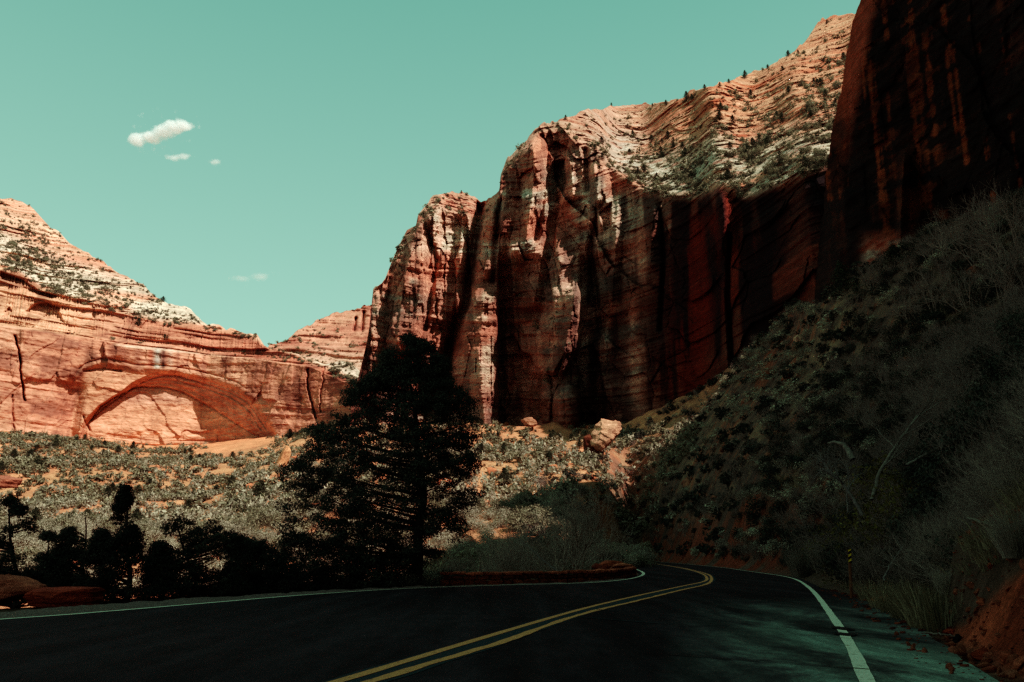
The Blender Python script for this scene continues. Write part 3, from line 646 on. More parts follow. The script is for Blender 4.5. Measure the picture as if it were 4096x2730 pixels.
def terrain_table():
    kn = [(np.interp(A_, c[0], np.log(c[1])), np.interp(A_, c[0], c[2])) for c in (C0, C1, C2, C3, C4, C5, C6)]
    KL = np.stack([k[0] for k in kn]); KZ = np.stack([k[1] for k in kn]); KY = np.exp(KL)
    Z = np.zeros((NY, NA)); Yv = np.exp(LY)
    for i in range(NA): Z[:, i] = np.interp(Yv, KY[:, i], KZ[:, i])
    from_ = Z.copy()
    for _ in range(3):                       # soften the creases
        Z[1:-1] = (Z[:-2]+2*Z[1:-1]+Z[2:])/4
        Z[:, 1:-1] = (Z[:, :-2]+2*Z[:, 1:-1]+Z[:, 2:])/4
    Yg = np.repeat(Yv[:, None], NA, 1); Xg = A_[None]*Yg
    # distance to the road surface
    U0, V0 = None, None
    c = np.concatenate([resample(oL, 300), resample(oR, 500)[::-1]])
    pd = poly_dist(Xg, Yg, c[:: 2]) if True else 0
    out = -pd
    far = ss(Yg, 15, 60)
    rel = 1-np.exp(-np.maximum(out, 0)/8)
    N = (.38*np.abs(fbm(Xg/2.6, Yg/2.6, None, 340, 5))*ss(out, 2, 9)*ss(-Yg, -140, -60)+1.5*np.abs(fbm(Xg/7, Yg/11, None, 344, 5))*ss(out, 8, 25)*ss(Xg-.1*Yg, 2, 8)+.10*fbm(Xg/1.3, Yg/1.3, None, 300, 4)+.5*fbm(Xg/7, Yg/7, None, 305, 4)*ss(out, 1, 12)+2.6*fbm(Xg/28, Yg/28, None, 309, 5)*ss(out, 8, 50)+(7*fbm(Xg/80, Yg/80, None, 313, 3)+6*(.35-np.abs(fbm(Xg/38, Yg/60, None, 317, 4))))*ss(Yg, 110, 220)*ss(-Yg, -560, -420))
    bankn = (.55*np.abs(fbm(Xg/.9, Yg/1.3, None, 330, 6, .6))+.16*cells(Xg/.35+.4*fbm(Xg, Yg, None, 335, 3), Yg/.5, 66)[0]-.30)*.75*ss(Xg, 4.2, 5.5)*ss(-Yg, -15, -11.5)
    Z = Z+N*.8+bankn*ss(out, .3, 1.5)
    k = ss(out, .15, 5.0)
    kk = ss(out, .1, 1.2)
    Zr = -.10+0*Z
    left = Xg < np.interp(Yg, pL[:, 1][40:], pL[:, 0][40:]) if False else (A_[None] < .1)
    soft = np.where((Xg > 4) & (Yg < 16), kk, k)
    Z = Zr*(1-soft)+Z*soft
    return Xg, Yg, Z, out
TX, TY, TZ, TOUT = terrain_table()
def tz(x, y):
    x = np.asarray(x, float); y = np.asarray(y, float)
    fi = np.clip((np.log(np.maximum(y, 2.01))-LY[0])/(LY[1]-LY[0]), 0, NY-1.001); fj = np.clip((x/y-A_[0])/(A_[1]-A_[0]), 0, NA-1.001)
    i = fi.astype(int); j = fj.astype(int); a = fi-i; b = fj-j
    g = lambda T: T[i, j]*(1-a)*(1-b)+T[i+1, j]*a*(1-b)+T[i, j+1]*(1-a)*b+T[i+1, j+1]*a*b
    return g(TZ), g(TOUT)
def build_terrain():
    X, Y, Z = TX, TY, TZ
    n1 = fbm(X/22, Y/22, None, 400, 5); n2 = fbm(X/4, Y/4, None, 405, 5); n3 = fbm(X/1.0, Y/1.0, None, 409, 3)
    C = mixc(np.broadcast_to(lin(208, 142, 110), X.shape+(3,)), lin(184, 138, 106), .5+n1+.6*n2)
    C = C*(.86+.35*n3*0+.30*n2)[..., None]; C = mixc(C, lin(214, 142, 108), ss(Y, 430, 520)*.8)
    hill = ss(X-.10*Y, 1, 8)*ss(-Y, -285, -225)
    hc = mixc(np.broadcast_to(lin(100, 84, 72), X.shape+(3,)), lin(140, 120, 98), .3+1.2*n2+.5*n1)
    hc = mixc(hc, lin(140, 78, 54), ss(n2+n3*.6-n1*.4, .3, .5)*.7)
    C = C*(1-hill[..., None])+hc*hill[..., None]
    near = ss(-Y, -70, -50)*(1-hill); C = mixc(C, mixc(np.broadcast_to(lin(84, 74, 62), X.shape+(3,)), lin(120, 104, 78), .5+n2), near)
    verge = ss(TOUT, 5, .5)*ss(-Y, -120, -60)
    C = mixc(C, lin(112, 92, 78), verge*.8)
    bank = ss(X-4.0, 0, .8)*ss(-Y, -15.5, -12)*ss(TOUT, .1, .5)*ss(np.interp(X/np.maximum(Y, 2), sl([930,945,960,980,1000,1024,1100,1600], 560)[0], [14.6,14,13,12.2,11.6,11,9,6.5])+.5*n2-Y, 0, .5)
    C = mixc(C, mixc(np.broadcast_to(lin(214, 118, 84), X.shape+(3,)), lin(150, 74, 52), .5+1.2*n2+n3), bank)
    fr = ss(X-16, 0, 4)*ss(TOUT, 6, 2)*ss(Y, 40, 60)*ss(n2+.3, 0, .3); C = mixc(C, lin(140, 66, 44), fr*.8)
    o = link('ground', mesh('ground', np.stack([X, Y, Z], -1), grid_faces(NY, NA), M['soil'], C, smooth=True)); tag(o, 'canyon ground: brushy slopes, gully and red roadside banks', 'ground', kind='structure')
    # ground going on behind the viewpoint
    V = [(-400, 2.2, -.12), (400, 2.2, -.12), (400, -400, -.12), (-400, -400, -.12)]
    o = link('ground_behind', mesh('g2', V, np.array([[0, 1, 2, 3]])[:, ::-1], M['soil'], np.tile(lin(120, 90, 70), (4, 1)))); tag(o, 'ground behind the viewpoint', 'ground', kind='structure')
    # horizon sheet
    V = [(-6000, 700, -30), (6000, 700, -30), (6000, 9000, -30), (-6000, 9000, -30)]
    o = link('plain', mesh('g3', V, np.array([[0, 1, 2, 3]]), M['soil'], np.tile(lin(180, 120, 90), (4, 1)))); tag(o, 'low ground beyond the canyon walls', 'ground', kind='structure')
build_terrain()
# gravel shoulder on the left
def shoulder():
    s = NT('gravel'); f = s.noise(s.vmap((1, 1, 1)), 11, 8, .9); v = s.n('ShaderNodeTexVoronoi'); v.inputs['Scale'].default_value = 32; s.l(s.vmap((1, 1, 1)), v.inputs['Vector'])
    c = s.mix(s.rng(f, .35, .65, 0, 1), (.05, .036, .032), (.34, .25, .21)); s.bump(v.outputs['Distance'], .9, .03)
    M['gravel'] = s.out(c, .95)
    P = resample(pL[pL[:, 1] < 42], 500); w = 1.0+1.5*ss(-P[:, 1], -33, -18)
    q = np.linspace(0, 60, 500)
    A = offset(P, -.10); B = offset(P, -w-.2*fbm(q, 0*q, None, 9, 4))
    m = 8; t = np.linspace(0, 1, m)[:, None]
    V = np.zeros((m, 500, 3)); V[..., 0] = B[None, :, 0]*t+A[None, :, 0]*(1-t); V[..., 1] = B[None, :, 1]*t+A[None, :, 1]*(1-t)
    V[..., 2] = .02+.05*fbm(V[..., 0]*2, V[..., 1]*2, None, 6, 3)*ss(t, 0, .4)-.35*ss(t, .8, 1)
    V[0, :, 2] = .003
    o = link('gravel_shoulder', mesh('gs', V, grid_faces(m, 500), M['gravel'], smooth=True)); tag(o, 'grey gravel shoulder along the left edge line', 'shoulder', kind='structure')
shoulder()
# ------------------------------------------------------------------ plant builders
rng = np.random.default_rng(7)
def leaves(cent, size, r, nrm=None, quad=True):
    """one small leaf blade per centre"""
    n = len(cent); d = r.normal(size=(n, 3))
    if nrm is not None:
        nn = nrm/(np.linalg.norm(nrm, axis=1)[:, None]+1e-9)+.45*r.normal(size=(n, 3)); d = np.cross(nn, d); d /= np.linalg.norm(d, axis=1)[:, None]+1e-9; e = np.cross(nn, d)
    else: d /= np.linalg.norm(d, axis=1)[:, None]; e = np.cross(d, r.normal(size=(n, 3)))
    e /= np.linalg.norm(e, axis=1)[:, None]+1e-9
    s = (size*(.6+.8*r.random(n)))[:, None] if np.isscalar(size) else (size*(.6+.8*r.random(n)))[:, None]
    a = cent-d*s; b = cent+e*s*.45; c = cent+d*s; f = cent-e*s*.45
    V = np.stack([a, b, c, f], 1).reshape(-1, 3); F = np.arange(n*4).reshape(n, 4); return V, F
def tube_path(P, Rr, k=5):
    """tapered tube along points"""
    P = np.array(P, float); n = len(P); t = np.gradient(P, axis=0); t /= np.linalg.norm(t, axis=1)[:, None]+1e-9
    up = np.array([0, 0, 1.]) if abs(t[0][2]) < .9 else np.array([1., 0, 0]); u = np.cross(t, up); u /= np.linalg.norm(u, axis=1)[:, None]+1e-9; w = np.cross(t, u)
    th = np.arange(k)*2*np.pi/k; V = P[:, None]+(u[:, None]*np.cos(th)[None, :, None]+w[:, None]*np.sin(th)[None, :, None])*np.array(Rr)[:, None, None]
    F = []
    for i in range(n-1):
        for j in range(k): F.append((i*k+j, i*k+(j+1) % k, (i+1)*k+(j+1) % k, (i+1)*k+j))
    return V.reshape(-1, 3), np.array(F)
class Acc:
    def __init__(s): s.V = []; s.F = []; s.n = 0
    def add(s, V, F): s.V.append(V); s.F.append(F+s.n); s.n += len(V)
    def get(s): return np.concatenate(s.V), np.concatenate(s.F)
def wander(p, d, L, n, r, bend=.25, grav=0.):
    P = [np.array(p, float)]; d = np.array(d, float)
    for i in range(n):
        d = d+r.normal(size=3)*bend*.5; d[2] += grav; d /= np.linalg.norm(d); P.append(P[-1]+d*L/n)
    return P, d
def shrub_mesh(name, mat, seed, n=260, size=.10, lobes=7, flat_=.8, hollow=.35, stems=True):
    """unit shrub: radius about 1, height about 1.2, lumpy with gaps"""
    r = np.random.default_rng(seed); C = []; NN = []
    for i in range(lobes):
        th = r.random()*6.28; q = .62*np.sqrt(r.random()); c = np.array([q*np.cos(th), q*np.sin(th), .35+.55*r.random()*(1-q*.5)]); rad = .28+.24*r.random()
        m = n//lobes; d = r.normal(size=(m, 3)); d /= np.linalg.norm(d, axis=1)[:, None]; C.append(c+d*rad*(hollow+(1-hollow)*r.random((m, 1))**.5)*np.array([1, 1, flat_])); NN.append(d+np.array([0, 0, .35])+c*.5)
    C = np.concatenate(C); NN = np.concatenate(NN)[C[:, 2] > .02]; C = C[C[:, 2] > .02]
    V, F = leaves(C, size, r, NN); a = Acc(); a.add(V, F)
    if stems:
        for i in range(5):
            P, _ = wander([0, 0, -.15], [r.normal()*.5, r.normal()*.5, 1], .8, 3, r); a.add(*tube_path(P, [.035, .025, .018, .008], 3))
    V, F = a.get(); return mesh(name, V, F, mat)
def juniper_mesh(name, mat, seed, n=600, size=.07, slim=.45):
    """unit tree: height 1, irregular cone of tufts"""
    r = np.random.default_rng(seed); C = []
    k = 26; NN = []
    for i in range(k):
        h = .12+.86*(i/(k-1)); w = slim*(1-h)**.75*(.65+.6*r.random())+.03; th = i*2.4+r.normal()*.4
        c = np.array([np.cos(th)*w*.6, np.sin(th)*w*.6, h]); m = n//k; d = r.normal(size=(m, 3)); C.append(c+d*np.array([w*.38, w*.38, .035+w*.12])); NN.append(d+np.array([np.cos(th), np.sin(th), .4]))
    V, F = leaves(np.concatenate(C), size, r, np.concatenate(NN)); a = Acc(); a.add(V, F); a.add(*tube_path([[0, 0, -.06], [.01, 0, .4], [0, 0, .9]], [.03, .02, .006], 4))
    V, F = a.get(); return mesh(name, V, F, mat)
def branches(r, p, d, L, rad, depth, acc, spread=.6, up=.05, kids=(2, 4), tips=None, k=4, seg=4, shr=.68, start=.35):
    P, dn = wander(p, d, L, seg, r, .22, up); Rr = np.linspace(rad, rad*.45, len(P)); acc.add(*tube_path(P, Rr, k))
    if depth == 0:
        if tips is not None: tips += [q for q in P[2:]]
        return
    for i in range(r.integers(*kids)+1):
        f = start+(1-start)*r.random(); j = min(int(f*seg), seg-1); q = P[j]+(P[j+1]-P[j])*(f*seg-j)
        dd = dn+r.normal(size=3)*spread; dd[2] += .1; dd /= np.linalg.norm(dd)
        branches(r, q, dd, L*shr*(.7+.5*r.random()), rad*.55, depth-1, acc, spread, up, kids, tips, 3 if depth < 3 else k, max(3, seg-1), shr, start)
def bare_mesh(name, mat, seed, stems=7, depth=3, rad=.022, L=.62, spread=.5, lean=.6, kids=(2, 5)):
    """unit leafless shrub, height about 1.2"""
    r = np.random.default_rng(seed); a = Acc(); tips = []
    for i in range(stems):
        th = r.random()*6.28; d = np.array([np.cos(th)*lean*r.random(), np.sin(th)*lean*r.random(), .8]); d /= np.linalg.norm(d)
        branches(r, [.08*np.cos(th), .08*np.sin(th), -.1], d, L, rad, depth, a, spread, .05, kids, tips)
    V, F = a.get(); return mesh(name, V, F, mat), np.array(tips)
def tuft_mesh(name, mat, seed, n=160, h=.5, w=.012, spread=.5):
    r = np.random.default_rng(seed); V = []; F = []
    for i in range(n):
        th = r.random()*6.28; q = r.random()**.5*.35; b = np.array([q*np.cos(th), q*np.sin(th), -.03]); L = h*(.5+.7*r.random()); o = np.array([np.cos(th), np.sin(th), 0])*spread*L*r.random()+r.normal(size=3)*.05*[1, 1, 0]
        m = b+np.array([0, 0, L*.6])+o*.35; t = b+np.array([0, 0, L])+o; s = np.array([-np.sin(th+1), np.cos(th+1), 0])*w; j = len(V)
        V += [b-s, b+s, m+s*.7, m-s*.7, t+s*.15, t-s*.15]; F += [(j, j+1, j+2, j+3), (j+3, j+2, j+4, j+5)]
    return mesh(name, np.array(V), np.array(F), mat)
def rock_mesh(name, mat, seed, col, dims=(1, 1, 1), cuts=9, sub=4, rough=.05):
    """split block: a ball cut by random planes, then worn"""
    import bmesh
    bm = bmesh.new(); bmesh.ops.create_icosphere(bm, subdivisions=sub, radius=1.0)
    P = np.array([v.co[:] for v in bm.verts]); F = np.array([[v.index for v in f.verts] for f in bm.faces]); bm.free()
    r = np.random.default_rng(seed)
    for i in range(cuts):
        n = r.normal(size=3); n /= np.linalg.norm(n); h = .45+.3*r.random(); q = P@n; P = P-np.maximum(q-h, 0)[:, None]*n[None]*.97
    N = P/(np.linalg.norm(P, axis=1)[:, None]+1e-9); P = P+N*(rough*fbm(P[:, 0]*2.5+seed, P[:, 1]*2.5, P[:, 2]*2.5, seed, 5))[:, None]+N*(rough*.5*np.sign(fbm(P[:, 0]*.7, P[:, 1]*.7, P[:, 2]*5+seed, seed+3, 2)))[:, None]
    P = P*np.array(dims); n = fbm(P[:, 0]*3/max(dims)+seed, P[:, 1]*3/max(dims), P[:, 2]*3/max(dims), seed+9, 4)
    C = np.array(col)[None]*(1+.5*n[:, None]); return mesh(name, P, F, mat, C)

# ------------------------------------------------------------------ prototypes
SH = [shrub_mesh('shrub_foliage', M['shrub'], i, 900, .065, 9) for i in range(5)]
SHG = [shrub_mesh('grey_foliage', M['shrub_grey'], 20+i, 1300, .042, 11, .9, .2) for i in range(3)]
JN = [juniper_mesh('juniper_foliage', M['juniper'], 30+i, 1500, .034, .42) for i in range(4)]
DKS = [shrub_mesh('evergreen_foliage', M['dkleaf'], 40+i, 2600, .045, 12, .9, .25) for i in range(4)]
BARE = [bare_mesh('bare_twigs', M['twig'], 50+i, 7, 3, .012, .60, .5, .7, (2, 4))[0] for i in range(5)]
BAREP = [bare_mesh('pale_twigs', M['paletwig'], 60+i, 3, 3, .011, .75, .45, .6, (2, 3))[0] for i in range(2)]
TUF = [tuft_mesh('grass_blades', M['grass'], 70+i, 170, .55, .010, .7) for i in range(3)]
def yellow_shrub(seed):
    me, tips = bare_mesh('yellow_twigs', M['twig'], seed, 7, 3, .010, .6, .5, .6, (2, 4)); r = np.random.default_rng(seed)
    t = tips[r.random(len(tips)) < .5]; t = np.repeat(t, 2, 0)+r.normal(size=(len(t)*2, 3))*.03; V, F = leaves(t, .03, r)
    W = np.empty(len(me.vertices)*3, np.float32); me.vertices.foreach_get('co', W); W = W.reshape(-1, 3); G = np.empty(len(me.loops), np.int32); me.loops.foreach_get('vertex_index', G); G = G.reshape(-1, 4)
    m2 = mesh('yellow_shrub', np.concatenate([W, V]), np.concatenate([G, F+len(W)]), M['twig']); m2.materials.append(M['yleaf']); m2.polygons.foreach_set('material_index', np.concatenate([np.zeros(len(G), np.int32), np.ones(len(F), np.int32)])); return m2, None
YEL = [yellow_shrub(80+i) for i in range(3)]
NODE = {}
def plant(kind, me, loc, sc, rz, label, cat, group, extra=None, sz=None):
    o = link(kind, me, None, loc); o.rotation_euler = (0, 0, rz); o.scale = (sc, sc, sc if sz is None else sz); tag(o, label, cat, group)
    if extra: e = link('leaf_cluster', extra, o)
    return o
def mass(name, items, mat, label):
    """many small plants too many to count, one object"""
    Vs, Fs, n = [], [], 0
    cache = {}
    for me, loc, sc, rz, sz in items:
        if me.name not in cache:
            V = np.empty(len(me.vertices)*3, np.float32); me.vertices.foreach_get('co', V); V = V.reshape(-1, 3)
            F = np.empty(len(me.loops), np.int32); me.loops.foreach_get('vertex_index', F); cache[me.name] = (V, F.reshape(-1, 4))
        V, F = cache[me.name]; c, s = math.cos(rz), math.sin(rz)
        W = np.stack([(V[:, 0]*c-V[:, 1]*s)*sc+loc[0], (V[:, 0]*s+V[:, 1]*c)*sc+loc[1], V[:, 2]*sz+loc[2]], 1); Vs.append(W); Fs.append(F+n); n += len(W)
    o = link(name, mesh(name, np.concatenate(Vs), np.concatenate(Fs), mat)); tag(o, label, None, None, 'stuff'); return o

# ------------------------------------------------------------------ plants on the slickrock and ledges
LO_SH = [shrub_mesh('tiny_foliage', M['shrub'], 120+i, 70, .22, 6, .9, .3, False) for i in range(3)]
LO_SHG = [shrub_mesh('tiny_grey', M['shrub_grey'], 125+i, 80, .18, 6, .9, .3, False) for i in range(2)]
def scatter_face(D, dens, n, seed):
    r = np.random.default_rng(seed); W = dens.ravel().astype(float); W = W/W.sum(); idx = r.choice(len(W), n, replace=False, p=W); P = D['P'].reshape(-1, 3)[idx]; return P, D['U'].ravel()[idx], D['V'].ravel()[idx]
def on_rock():
    r = np.random.default_rng(3)
    U, V = MS['U'], MS['V']; cl = fbm(U/22, V/9, None, 500, 4)
    dens = MS['up']*(.22+ss(cl, -.15, .45))*(.25+1.0*ss(V-pl(SKY_M, U), 20, 90)+.8*ss(-abs(V-pl(RIM_M, U)+8), -12, 0))*(V > pl(SKY_M, U)+1.5)
    dens = dens+(1-MS['up'])*.05*ss(cl, .2, .5)*(V < 420)*(U < 600)+.5*np.exp(-((U-563)/16)**2-((V-378)/7)**2)
    P, u, v = scatter_face(MS, dens, 3600, 1); size = .6+2.2*r.random(len(P))**2.6
    size = size*np.interp(P[:, 1], [200, 420], [.9, 1.15])
    o = np.argsort(-size/P[:, 1]); rest = []
    for k, i in enumerate(o):
        p = P[i].copy(); s = size[i]; p[2] -= s*.25; rz = r.random()*6.28
        if k < 230: plant('mountain_shrub', SH[k % 5], p, s*1.0, rz, 'dark green shrub on the pale slickrock of the red massif', 'shrub', 'shrubs dotted over the slickrock of the massif', sz=s*(1+.5*r.random()))
        else: rest.append((LO_SH[k % 3], p, s, rz, s*1.1))
    mass('ledge_scrub', rest, M['shrub'], 'small scrub scattered over the ledges of the massif')
    # pines and junipers along the skyline and on the slickrock
    sky = [(1300,268,13),(1405,238,8),(1530,235,16),(1578,218,26),(1620,198,14),(1655,192,12),(1675,185,12),(1712,168,22),(1765,152,12),(1812,120,17),(1835,118,12),(1900,48,12),(1030,448,8),(1060,440,8),(1345,262,8),(1590,222,20),(1500,240,9),(1270,282,8),(1240,292,7)]
    for u_, v_, h_ in sky:
        u, v, h = u_/2.298, (v_+h_*.55)/2.298, h_/2.298*1.15
        j = np.argmin((U-u)**2+(V-v)**2*(1)); p = MS['P'].reshape(-1, 3)[j].copy(); s = h*p[1]/800; p[2] -= s*.1
        plant('skyline_pine', JN[len(NODE) % 4], p, s*.95, r.random()*6.28, 'small dark pine standing on the skyline of the massif', 'pine tree', 'pines along the skyline of the massif', sz=s*1.05)
    dens = MS['up']*ss(cl, -.1, .3)*ss(V-pl(SKY_M, U), 8, 40)*(U > 560)
    P, u, v = scatter_face(MS, dens, 85, 5)
    for k in range(len(P)):
        p = P[k].copy(); s = 2.6+3.0*r.random(); p[2] -= .3
        plant('slickrock_pine', JN[k % 4], p, s*1.1, r.random()*6.28, 'upright green pine rooted in the pale slickrock slope', 'pine tree', 'pines scattered over the slickrock slope', sz=s)
    # the arch wall
    U, V = AW['U'], AW['V']; cl = fbm(U/14, V/6, None, 510, 3)
    dens = AW['up']*(.25+ss(cl, -.2, .4))*(.2+ss(V-pl(SKY_A, U), 8, 50))*(V > pl(SKY_A, U)+1)+.25*ss(-abs(V-pl(RIM_A, U)+4), -4, 0)*ss(cl, .1, .4)+.5*ss(-abs(V-pl(BAND_A, U)), -5, 0)*ss(cl, 0, .3)
    P, u, v = scatter_face(AW, dens, 2300, 2); size = .8+2.3*r.random(len(P))**2.6; o = np.argsort(-size/P[:, 1]); rest = []
    for k, i in enumerate(o):
        p = P[i].copy(); s = size[i]; p[2] -= s*.25; rz = r.random()*6.28
        if k < 150: plant('ledge_shrub', SH[k % 5], p, s, rz, 'small green shrub on the slope above the great arch', 'shrub', 'shrubs on the slope above the great arch', sz=s*1.1)
        else: rest.append((LO_SH[k % 3], p, s, rz, s*1.1))
    mass('slope_scrub', rest, M['shrub'], 'small scrub on the slope above the great arch')
    for u_, v_, h_ in ((374,686,15),(318,738,22),(300,660,9),(360,688,8),(160,655,10),(378,772,14),(385,775,10)):
        u, v, h = u_/2.298, (v_+h_*.5)/2.298, h_/2.298; j = np.argmin((U-u)**2+(V-v)**2); p = AW['P'].reshape(-1, 3)[j].copy(); s = h*p[1]/800; p[2] -= s*.1
        plant('wall_top_pine', JN[0], p, s*1.2, 1., 'little pine standing above the great arch', 'pine tree', 'pines above the great arch', sz=s)
    U, V = FH['U'], FH['V']; cl = fbm(U/8, V/5, None, 520, 3); dens = ss(cl, -.2, .3)*ss(V, 318, 350)*(U < 374)+.05; P, u, v = scatter_face(FH, dens*(V < 372), 260, 9)
    rest = []
    for k, p in enumerate(P): s = 1.6+3*r.random()**2; rest.append((LO_SH[k % 3], p-[0, 0, s*.2], s, k*1., s))
    mass('hill_scrub', rest, M['shrub'], 'scrub covering the distant hill in the gap')
on_rock()

# ------------------------------------------------------------------ the sunlit valley
def visible_xy(n, r, a0, a1, y0, y1, near=1.0):
    a = a0+(a1-a0)*r.random(n); y = (y0**near+(y1**near-y0**near)*r.random(n))**(1/near); return a*y, y
def sea(x, y):     # shade side of the road hill
    return x > 10+.16*(y-110)
def valley():
    r = np.random.default_rng(11)
    x, y = visible_xy(22000, r, -.72, .27, 78, 590, 1.5)
    z, out = tz(x, y); a, t = x/y, (z-CAMZ)/y; u, v = uv(a, t)
    base = np.interp(u, [-40,0,100,150,210,250,285,310,350,400,450,480,520,560,620], [432,430,440,446,443,438,436,428,420,425,428,424,429,428,426])
    cl = fbm(x/26, y/26, None, 530, 3); keep = (v > base+1)&(v < 596)&((x < .16*y)|(y > 185))
    # the bare rubble fan under the arch
    fan = np.exp(-((u-235)/60)**2-((v-445)/17)**2); keep &= (r.random(len(x)) > fan*1.25)&(r.random(len(x)) < .62+.9*cl+.3*ss(v, 450, 500))
    keep &= ~((y > 430)&(r.random(len(x)) < .25))
    x, y, z, u, v = x[keep], y[keep], z[keep], u[keep], v[keep]
    size = 1.1+2.1*r.random(len(x))**1.7; grey = r.random(len(x)) < np.clip(.2+.5*ss(v, 470, 520)+fbm(x/40, y/40, None, 533, 2)*.6, .05, .75)
    o = np.argsort(-(size/y)); rs, rg = [], []; nb = 0
    for k, i in enumerate(o):
        s = size[i]; p = (x[i], y[i], z[i]-s*.12); rz = r.random()*6.28; h = s*(.8+.5*r.random())
        if k < 290:
            if grey[i]: plant('grey_shrub', SHG[k % 3], p, s*.9, rz, 'soft grey shrub in the sunlit valley', 'shrub', 'grey shrubs in the sunlit valley', sz=h*.8)
            else: plant('valley_shrub', SH[k % 5], p, s*.9, rz, 'round green shrub in the sunlit valley', 'shrub', 'green shrubs in the sunlit valley', sz=h)
        else: (rg if grey[i] else rs).append(((LO_SHG[k % 2] if grey[i] else LO_SH[k % 3]) if y[i] > 170 else (SHG[k % 3] if grey[i] else SH[k % 5]), p, s, rz, h))
    mass('valley_scrub', rs, M['shrub'], 'green scrub covering the sunlit valley floor'); mass('grey_scrub', rg, M['shrub_grey'], 'grey brush covering the sunlit valley floor')
    # junipers
    x, y = visible_xy(900, r, -.72, .16, 150, 560, 1.4); z, out = tz(x, y); u, v = uv(x/y, (z-CAMZ)/y); base = np.interp(u, [-40,0,150,285,350,480,620], [432,430,446,436,420,424,426])
    k_ = (v > base+2)&(np.exp(-((u-235)/60)**2-((v-445)/17)**2) < .4)&(fbm(x/35, y/35, None, 540, 2) > -.15); x, y, z = x[k_][:130], y[k_][:130], z[k_][:130]
    for k in range(len(x)):
        s = 3.0+2.8*r.random(); plant('valley_juniper', JN[k % 4], (x[k], y[k], z[k]-.2), s*1.35, r.random()*6.28, 'upright juniper among the scrub of the sunlit valley', 'juniper', 'junipers in the sunlit valley', sz=s)
    # boulders
    BL = [rock_mesh('valley_boulder_rock', M['bigboulder'], 200+i, lin(204, 132, 100), (1, .8, .7), 10, 3) for i in range(4)]
    x, y = visible_xy(700, r, -.70, .14, 100, 540, 1.4); z, out = tz(x, y); s = .5+1.5*r.random(len(x))**3; o = np.argsort(-s/y)[:170]
    for k, i in enumerate(o):
        q = link('valley_boulder', BL[k % 4], None, (x[i], y[i], z[i]+s[i]*.2)); q.scale = (s[i]*1.2, s[i], s[i]); q.rotation_euler = (r.random(), r.random()*.5, r.random()*6.28)
        tag(q, 'reddish boulder lying among the scrub of the sunlit valley', 'boulder', 'boulders in the sunlit valley')
valley()
# ------------------------------------------------------------------ trees by the road, each from its surveyed outline
def outlined_tree(kind, label, cat, Y, base_u, base_v, OL, OR, nclump, per, leaf, mat, seed, dens=None, trunk=.16, group=None, limbs=40, clump=.34, depthk=.75, top=None, bark='bark'):
    r = np.random.default_rng(seed); b = at(base_u, base_v, Y); gz = float(tz(b.x, Y)[0]); root = empty(kind, (b.x, Y, gz)); tag(root, label, cat, group)
    f = lambda O: np.array([[*(at(u, v, Y)-root.location)][::2] for u, v in O])
    L, Rr = f(OL), f(OR); zt = max(L[0, 1], Rr[0, 1]); zl, zr = L[::-1, 1], Rr[::-1, 1]
    tp = lambda z: np.interp(z, [0, zt*.35, zt], [0, .02*zt, (L[0, 0]+Rr[0, 0])/2])
    C = []; tries = 0
    while len(C) < nclump and tries < nclump*40:
        tries += 1; z = zt*r.random(); l = np.interp(z, zl, L[::-1, 0]); q = np.interp(z, zr, Rr[::-1, 0])
        if z < min(L[-1, 1], Rr[-1, 1]): continue
        x = l+(q-l)*r.random(); hw = max((q-l)/2, .12); xn = (x-(l+q)/2)/hw; y = (r.random()*2-1)*hw*depthk*math.sqrt(max(0, 1-xn*xn))
        # whorls and holes
        g = float(fbm(np.array([x*1.1]), np.array([y*1.1]), np.array([z*1.7]), seed, 3)[0])
        k = dens(x/ max(abs(l), abs(q), .1), z/zt) if dens else 1
        if g < (.5-k)*.8: continue
        C.append((x, y, z, .75+.5*r.random()))
    C = np.array(C); P = []; NN = []
    for x, y, z, s in C:
        d = r.normal(size=(per, 3))*[1, 1, .48]; rr = np.linalg.norm(d, axis=1)[:, None]; d = d/rr*np.minimum(rr, 1.5)*clump*s
        o = np.array([x-tp(z), y, 0]); o = o/(np.linalg.norm(o)+.1); P.append(np.array([x, y, z])+d*.75+o*np.abs(r.normal(size=(per, 1)))*clump*.25); NN.append(d/clump+o*.8+np.array([0, 0, .5]))
    V, F = leaves(np.concatenate(P), leaf, r, np.concatenate(NN)); link('crown', mesh('crown', V, F, mat), root)
    a = Acc(); zs = np.linspace(-.3, zt*.93, 14); a.add(*tube_path([[tp(z)+.05*math.sin(z*2.1), .04*math.cos(z*1.7), z] for z in zs], trunk*(1-.93*np.linspace(0, 1, 14)**1.1)+.01, 8))
    for i in r.choice(len(C), min(limbs, len(C)), replace=False):
        x, y, z, s = C[i]; z0 = max(.12*zt, z-.25*math.hypot(x-tp(z), y)-.1*r.random()); p0 = np.array([tp(z0), 0, z0]); p1 = np.array([x, y, z]); m = (p0+p1)/2+r.normal(size=3)*.12-np.array([0, 0, .08*np.linalg.norm(p1-p0)])
        t = np.linspace(0, 1, 7)[:, None]; Q = (1-t)**2*p0+2*t*(1-t)*m+t*t*p1; a.add(*tube_path(Q, np.linspace(trunk*.30*(1-.6*z0/zt)+.01, .008, 7), 4))
    V, F = a.get(); link('trunk', mesh('trunk', V, F, M[bark]), root); return root
PINE_L = [(405,337),(396,344),(386,353),(379,362),(374,377),(362,384),(348,389),(350,400),(343,410),(328,418),(312,425),(316,436),(306,448),(308,458),(292,466),(284,470),(281,490),(277,500),(281,508),(290,518),(283,526),(287,545),(284,552),(270,562),(262,572),(262,584)]
